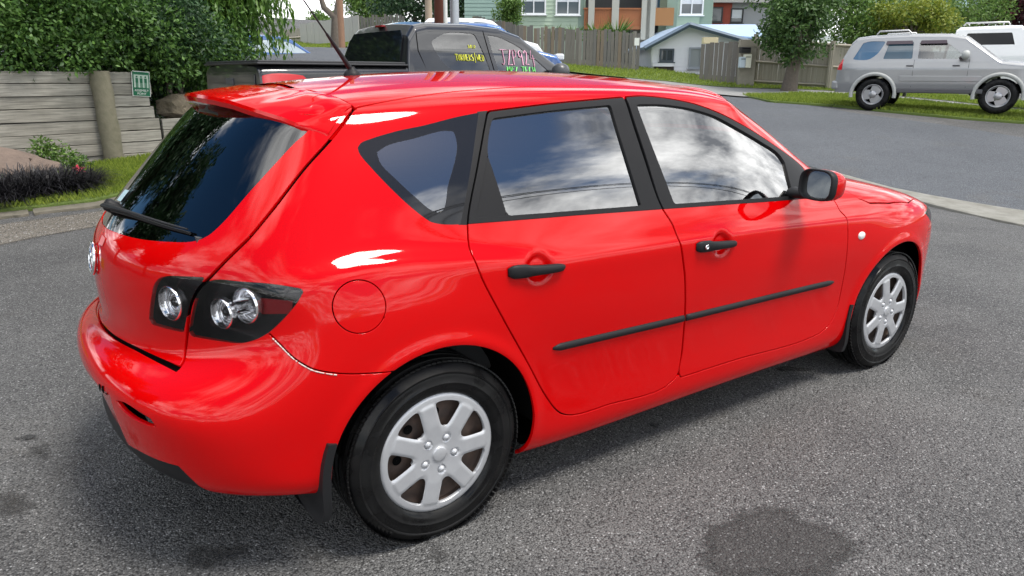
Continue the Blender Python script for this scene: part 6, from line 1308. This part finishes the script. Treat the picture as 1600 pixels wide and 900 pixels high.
# trees
def ptree(name, px, ybase, d, ytop, crown_px, rx_px, ry_px, m, label, seed, leaf=.14, n_leaf=7000, n_cl=60, trunk=.13, cl=(.4, .8), group=None, limbs=6, lean=(0, 0)):
    r, zb = P2(px, ybase, d); w_ = WR(r, d); rc, zc_ = P2(crown_px[0], crown_px[1], d); s_ = d/CAM_F; off = RH*(rc-r)
    return tree(name, (w_[0], w_[1], zb), (zc_-zb)*1.25, trunk, (off[0], off[1], zc_-zb), (rx_px*s_, rx_px*s_*.9, ry_px*s_), n_cl, n_leaf, m, label, seed, leaf, cl, group, limbs, lean)
ptree('street_tree', 1233, 138, 25, 0, (1243, 5), 62, 72, leafmat('street_tree_leaf', (.03, .075, .022), (.11, .20, .05)), 'round-headed street tree with a leaning trunk in front of the tan fence', 81, n_leaf=15000, n_cl=90, trunk=.20, cl=(.28, .5), lean=(.1, -.1), leaf=.13)
ptree('garden_tree', 1345, 90, 32, 0, (1345, 20), 75, 60, LEAF_MID, 'leafy green tree behind the tan fence', 82, n_leaf=9000)
ptree('golden_tree', 1420, 90, 30, 0, (1428, 26), 62, 26, LEAF_YEL, 'yellow-green tree above the silver wagon roof', 83, n_leaf=6500, n_cl=40, cl=(.3, .55)); ptree('garden_tree', 1480, 90, 35, 0, (1490, 12), 75, 45, LEAF_MID, 'light green tree behind the white canopy pick-up', 84, n_leaf=8000)
ptree('dark_garden_tree', 1330, 90, 34, 0, (1385, 40), 60, 40, LEAF_DARK, 'dark tree behind the golden tree', 85, n_leaf=6000); ptree('purple_tree', 1590, 80, 40, 0, (1580, 12), 48, 40, LEAF_RED, 'dark purple-leaved tree at the end of the row', 86, n_leaf=7000, leaf=.2)
ptree('hill_tree', 650, 60, 50, 0, (655, -5), 62, 45, LEAF_DARK, 'dark tree on the hill behind the timber pole', 87, n_leaf=7000, leaf=.24, cl=(.7, 1.3)); ptree('hill_tree', 575, 60, 60, 0, (580, 4), 45, 25, LEAF_MID, 'lighter tree on the hill behind the dark fence', 88, n_leaf=5000, leaf=.26, cl=(.7, 1.2)); ptree('hill_tree', 730, 60, 46, 0, (735, -20), 40, 60, LEAF_DARK, 'dark tree between the grey pole and the green house', 89, n_leaf=6000, leaf=.22, cl=(.7, 1.2))
ptree('hill_tree', 500, 60, 75, 0, (498, 33), 16, 9, LEAF_MID, 'small distant tree on the ridge in the sky gap', 90, n_leaf=1500, leaf=.3, cl=(.4, .7), n_cl=14); ptree('round_bush', 798, 80, 33, 0, (798, 17), 21, 19, LEAF_MID, 'round bush against the green house wall', 91, n_leaf=4500, leaf=.10, cl=(.15, .3), n_cl=40, trunk=.05)
r, z = P2(520, 28, 29.); t = empty('bare_tree', WR(r, 29., gz(WR(r, 29.)[:2])[0]), 0, 'bare forked tree trunk beside the brown power pole', 'tree'); zb = t.location.z; b = MB(); h0 = z-zb; s_ = 29/CAM_F; rx = Vector((RH[0], RH[1], 0)); b.tube([(0, 0, 0), rx*.1+Vector((0, 0, h0)), rx*(-12*s_)+Vector((0, 0, h0+14*s_)), rx*(-22*s_)+Vector((0, 0, h0+50*s_))], [.16, .15, .11, .06], 10); b.tube([rx*.1+Vector((0, 0, h0)), rx*(10*s_)+Vector((0, 0, h0+30*s_)), rx*(16*s_)+Vector((0, 0, h0+70*s_))], [.11, .08, .05], 8); b.build('trunk', BARK, t)
for i, (px, s_) in enumerate(((862, 1.), (896, 1.), (933, 1.2), (963, 1.5))):
    r, z = P2(px, 47, 30.8); w_ = WR(r, 30.8); t = tuft('cabbage_tree', (w_[0], w_[1], gz(w_[:2])[0]), 10, .1, .02, LEAF_MID, ('spiky strap-leaved plant above the paling fence near the round bush', 'spiky strap-leaved plant above the fence under the white-framed window', 'taller spiky plant in front of the balcony railing', 'largest spiky plant, below the balcony railing beside its post')[i]); zt = z-t.location.z-.35
    n = 90; a = nr.uniform(0, 6.28, n); d_ = unit(np.c_[np.cos(a), np.sin(a), nr.uniform(-.1, 1.6, n)]); leaf_obj('leaf_head', np.tile([[0, 0, zt]], (n, 1)), d_, unit(nr.normal(size=(n, 3))), (.5+.3*nr.random(n))*s_, np.full(n, .05), LEAF_MID, t); b = MB(); b.tube([(0, 0, 0), (0, 0, zt)], .05, 6); b.build('stem', BARK, t)
# overhead wires on the camera's side of the street, seen only as reflections in the car's glass
for i, (y0, y1, zz, lb) in enumerate(((-6.6, -8.6, 7.0, 'lowest thin black overhead wire mirrored in the rear door glass'), (-6.9, -9.0, 7.35, 'second thin black overhead wire mirrored in the rear door glass'), (-7.2, -9.3, 7.6, 'third thin black overhead wire mirrored in the rear door glass'), (-8.2, -10.6, 8.3, 'highest thin black overhead wire mirrored in the rear door glass'))):
    b = MB(); b.tube([(-22+62*t, y0+(y1-y0)*t, zz-.9*4*t*(1-t)+1.2*t) for t in np.linspace(0, 1, 33)], .013, 6); tag(b.build('overhead_wire', mat('black_cable', (.01, .01, .01), .6)), lb, 'wire')
# hills closing the horizon
b = MB(); V = []; F = []; nh = 90
for i in range(nh):
    a = -1.9+3.8*i/(nh-1); zz = 9+7*math.sin(i*.21)+3*math.sin(i*.63+1)+ (6 if a < -.2 else 0)
    for k, (dd, f) in enumerate(((230, 0), (300, .8), (380, 1.), (520, .9))):
        p = WR(math.sin(a)*dd, math.cos(a)*dd, -6+(zz+6)*f if k else -8.); V.append(p)
for i in range(nh-1):
    for k in range(3): F.append((i*4+k, (i+1)*4+k, (i+1)*4+k+1, i*4+k+1))
b.add(V, F, True); tag(b.build('hills', mat('hill_bush', (.045, .075, .035), 1., noise=(.05, .3, (.08, .10, .05)))), kind='structure')
for o in bpy.data.objects:
    if '_o' in o: del o['_o']
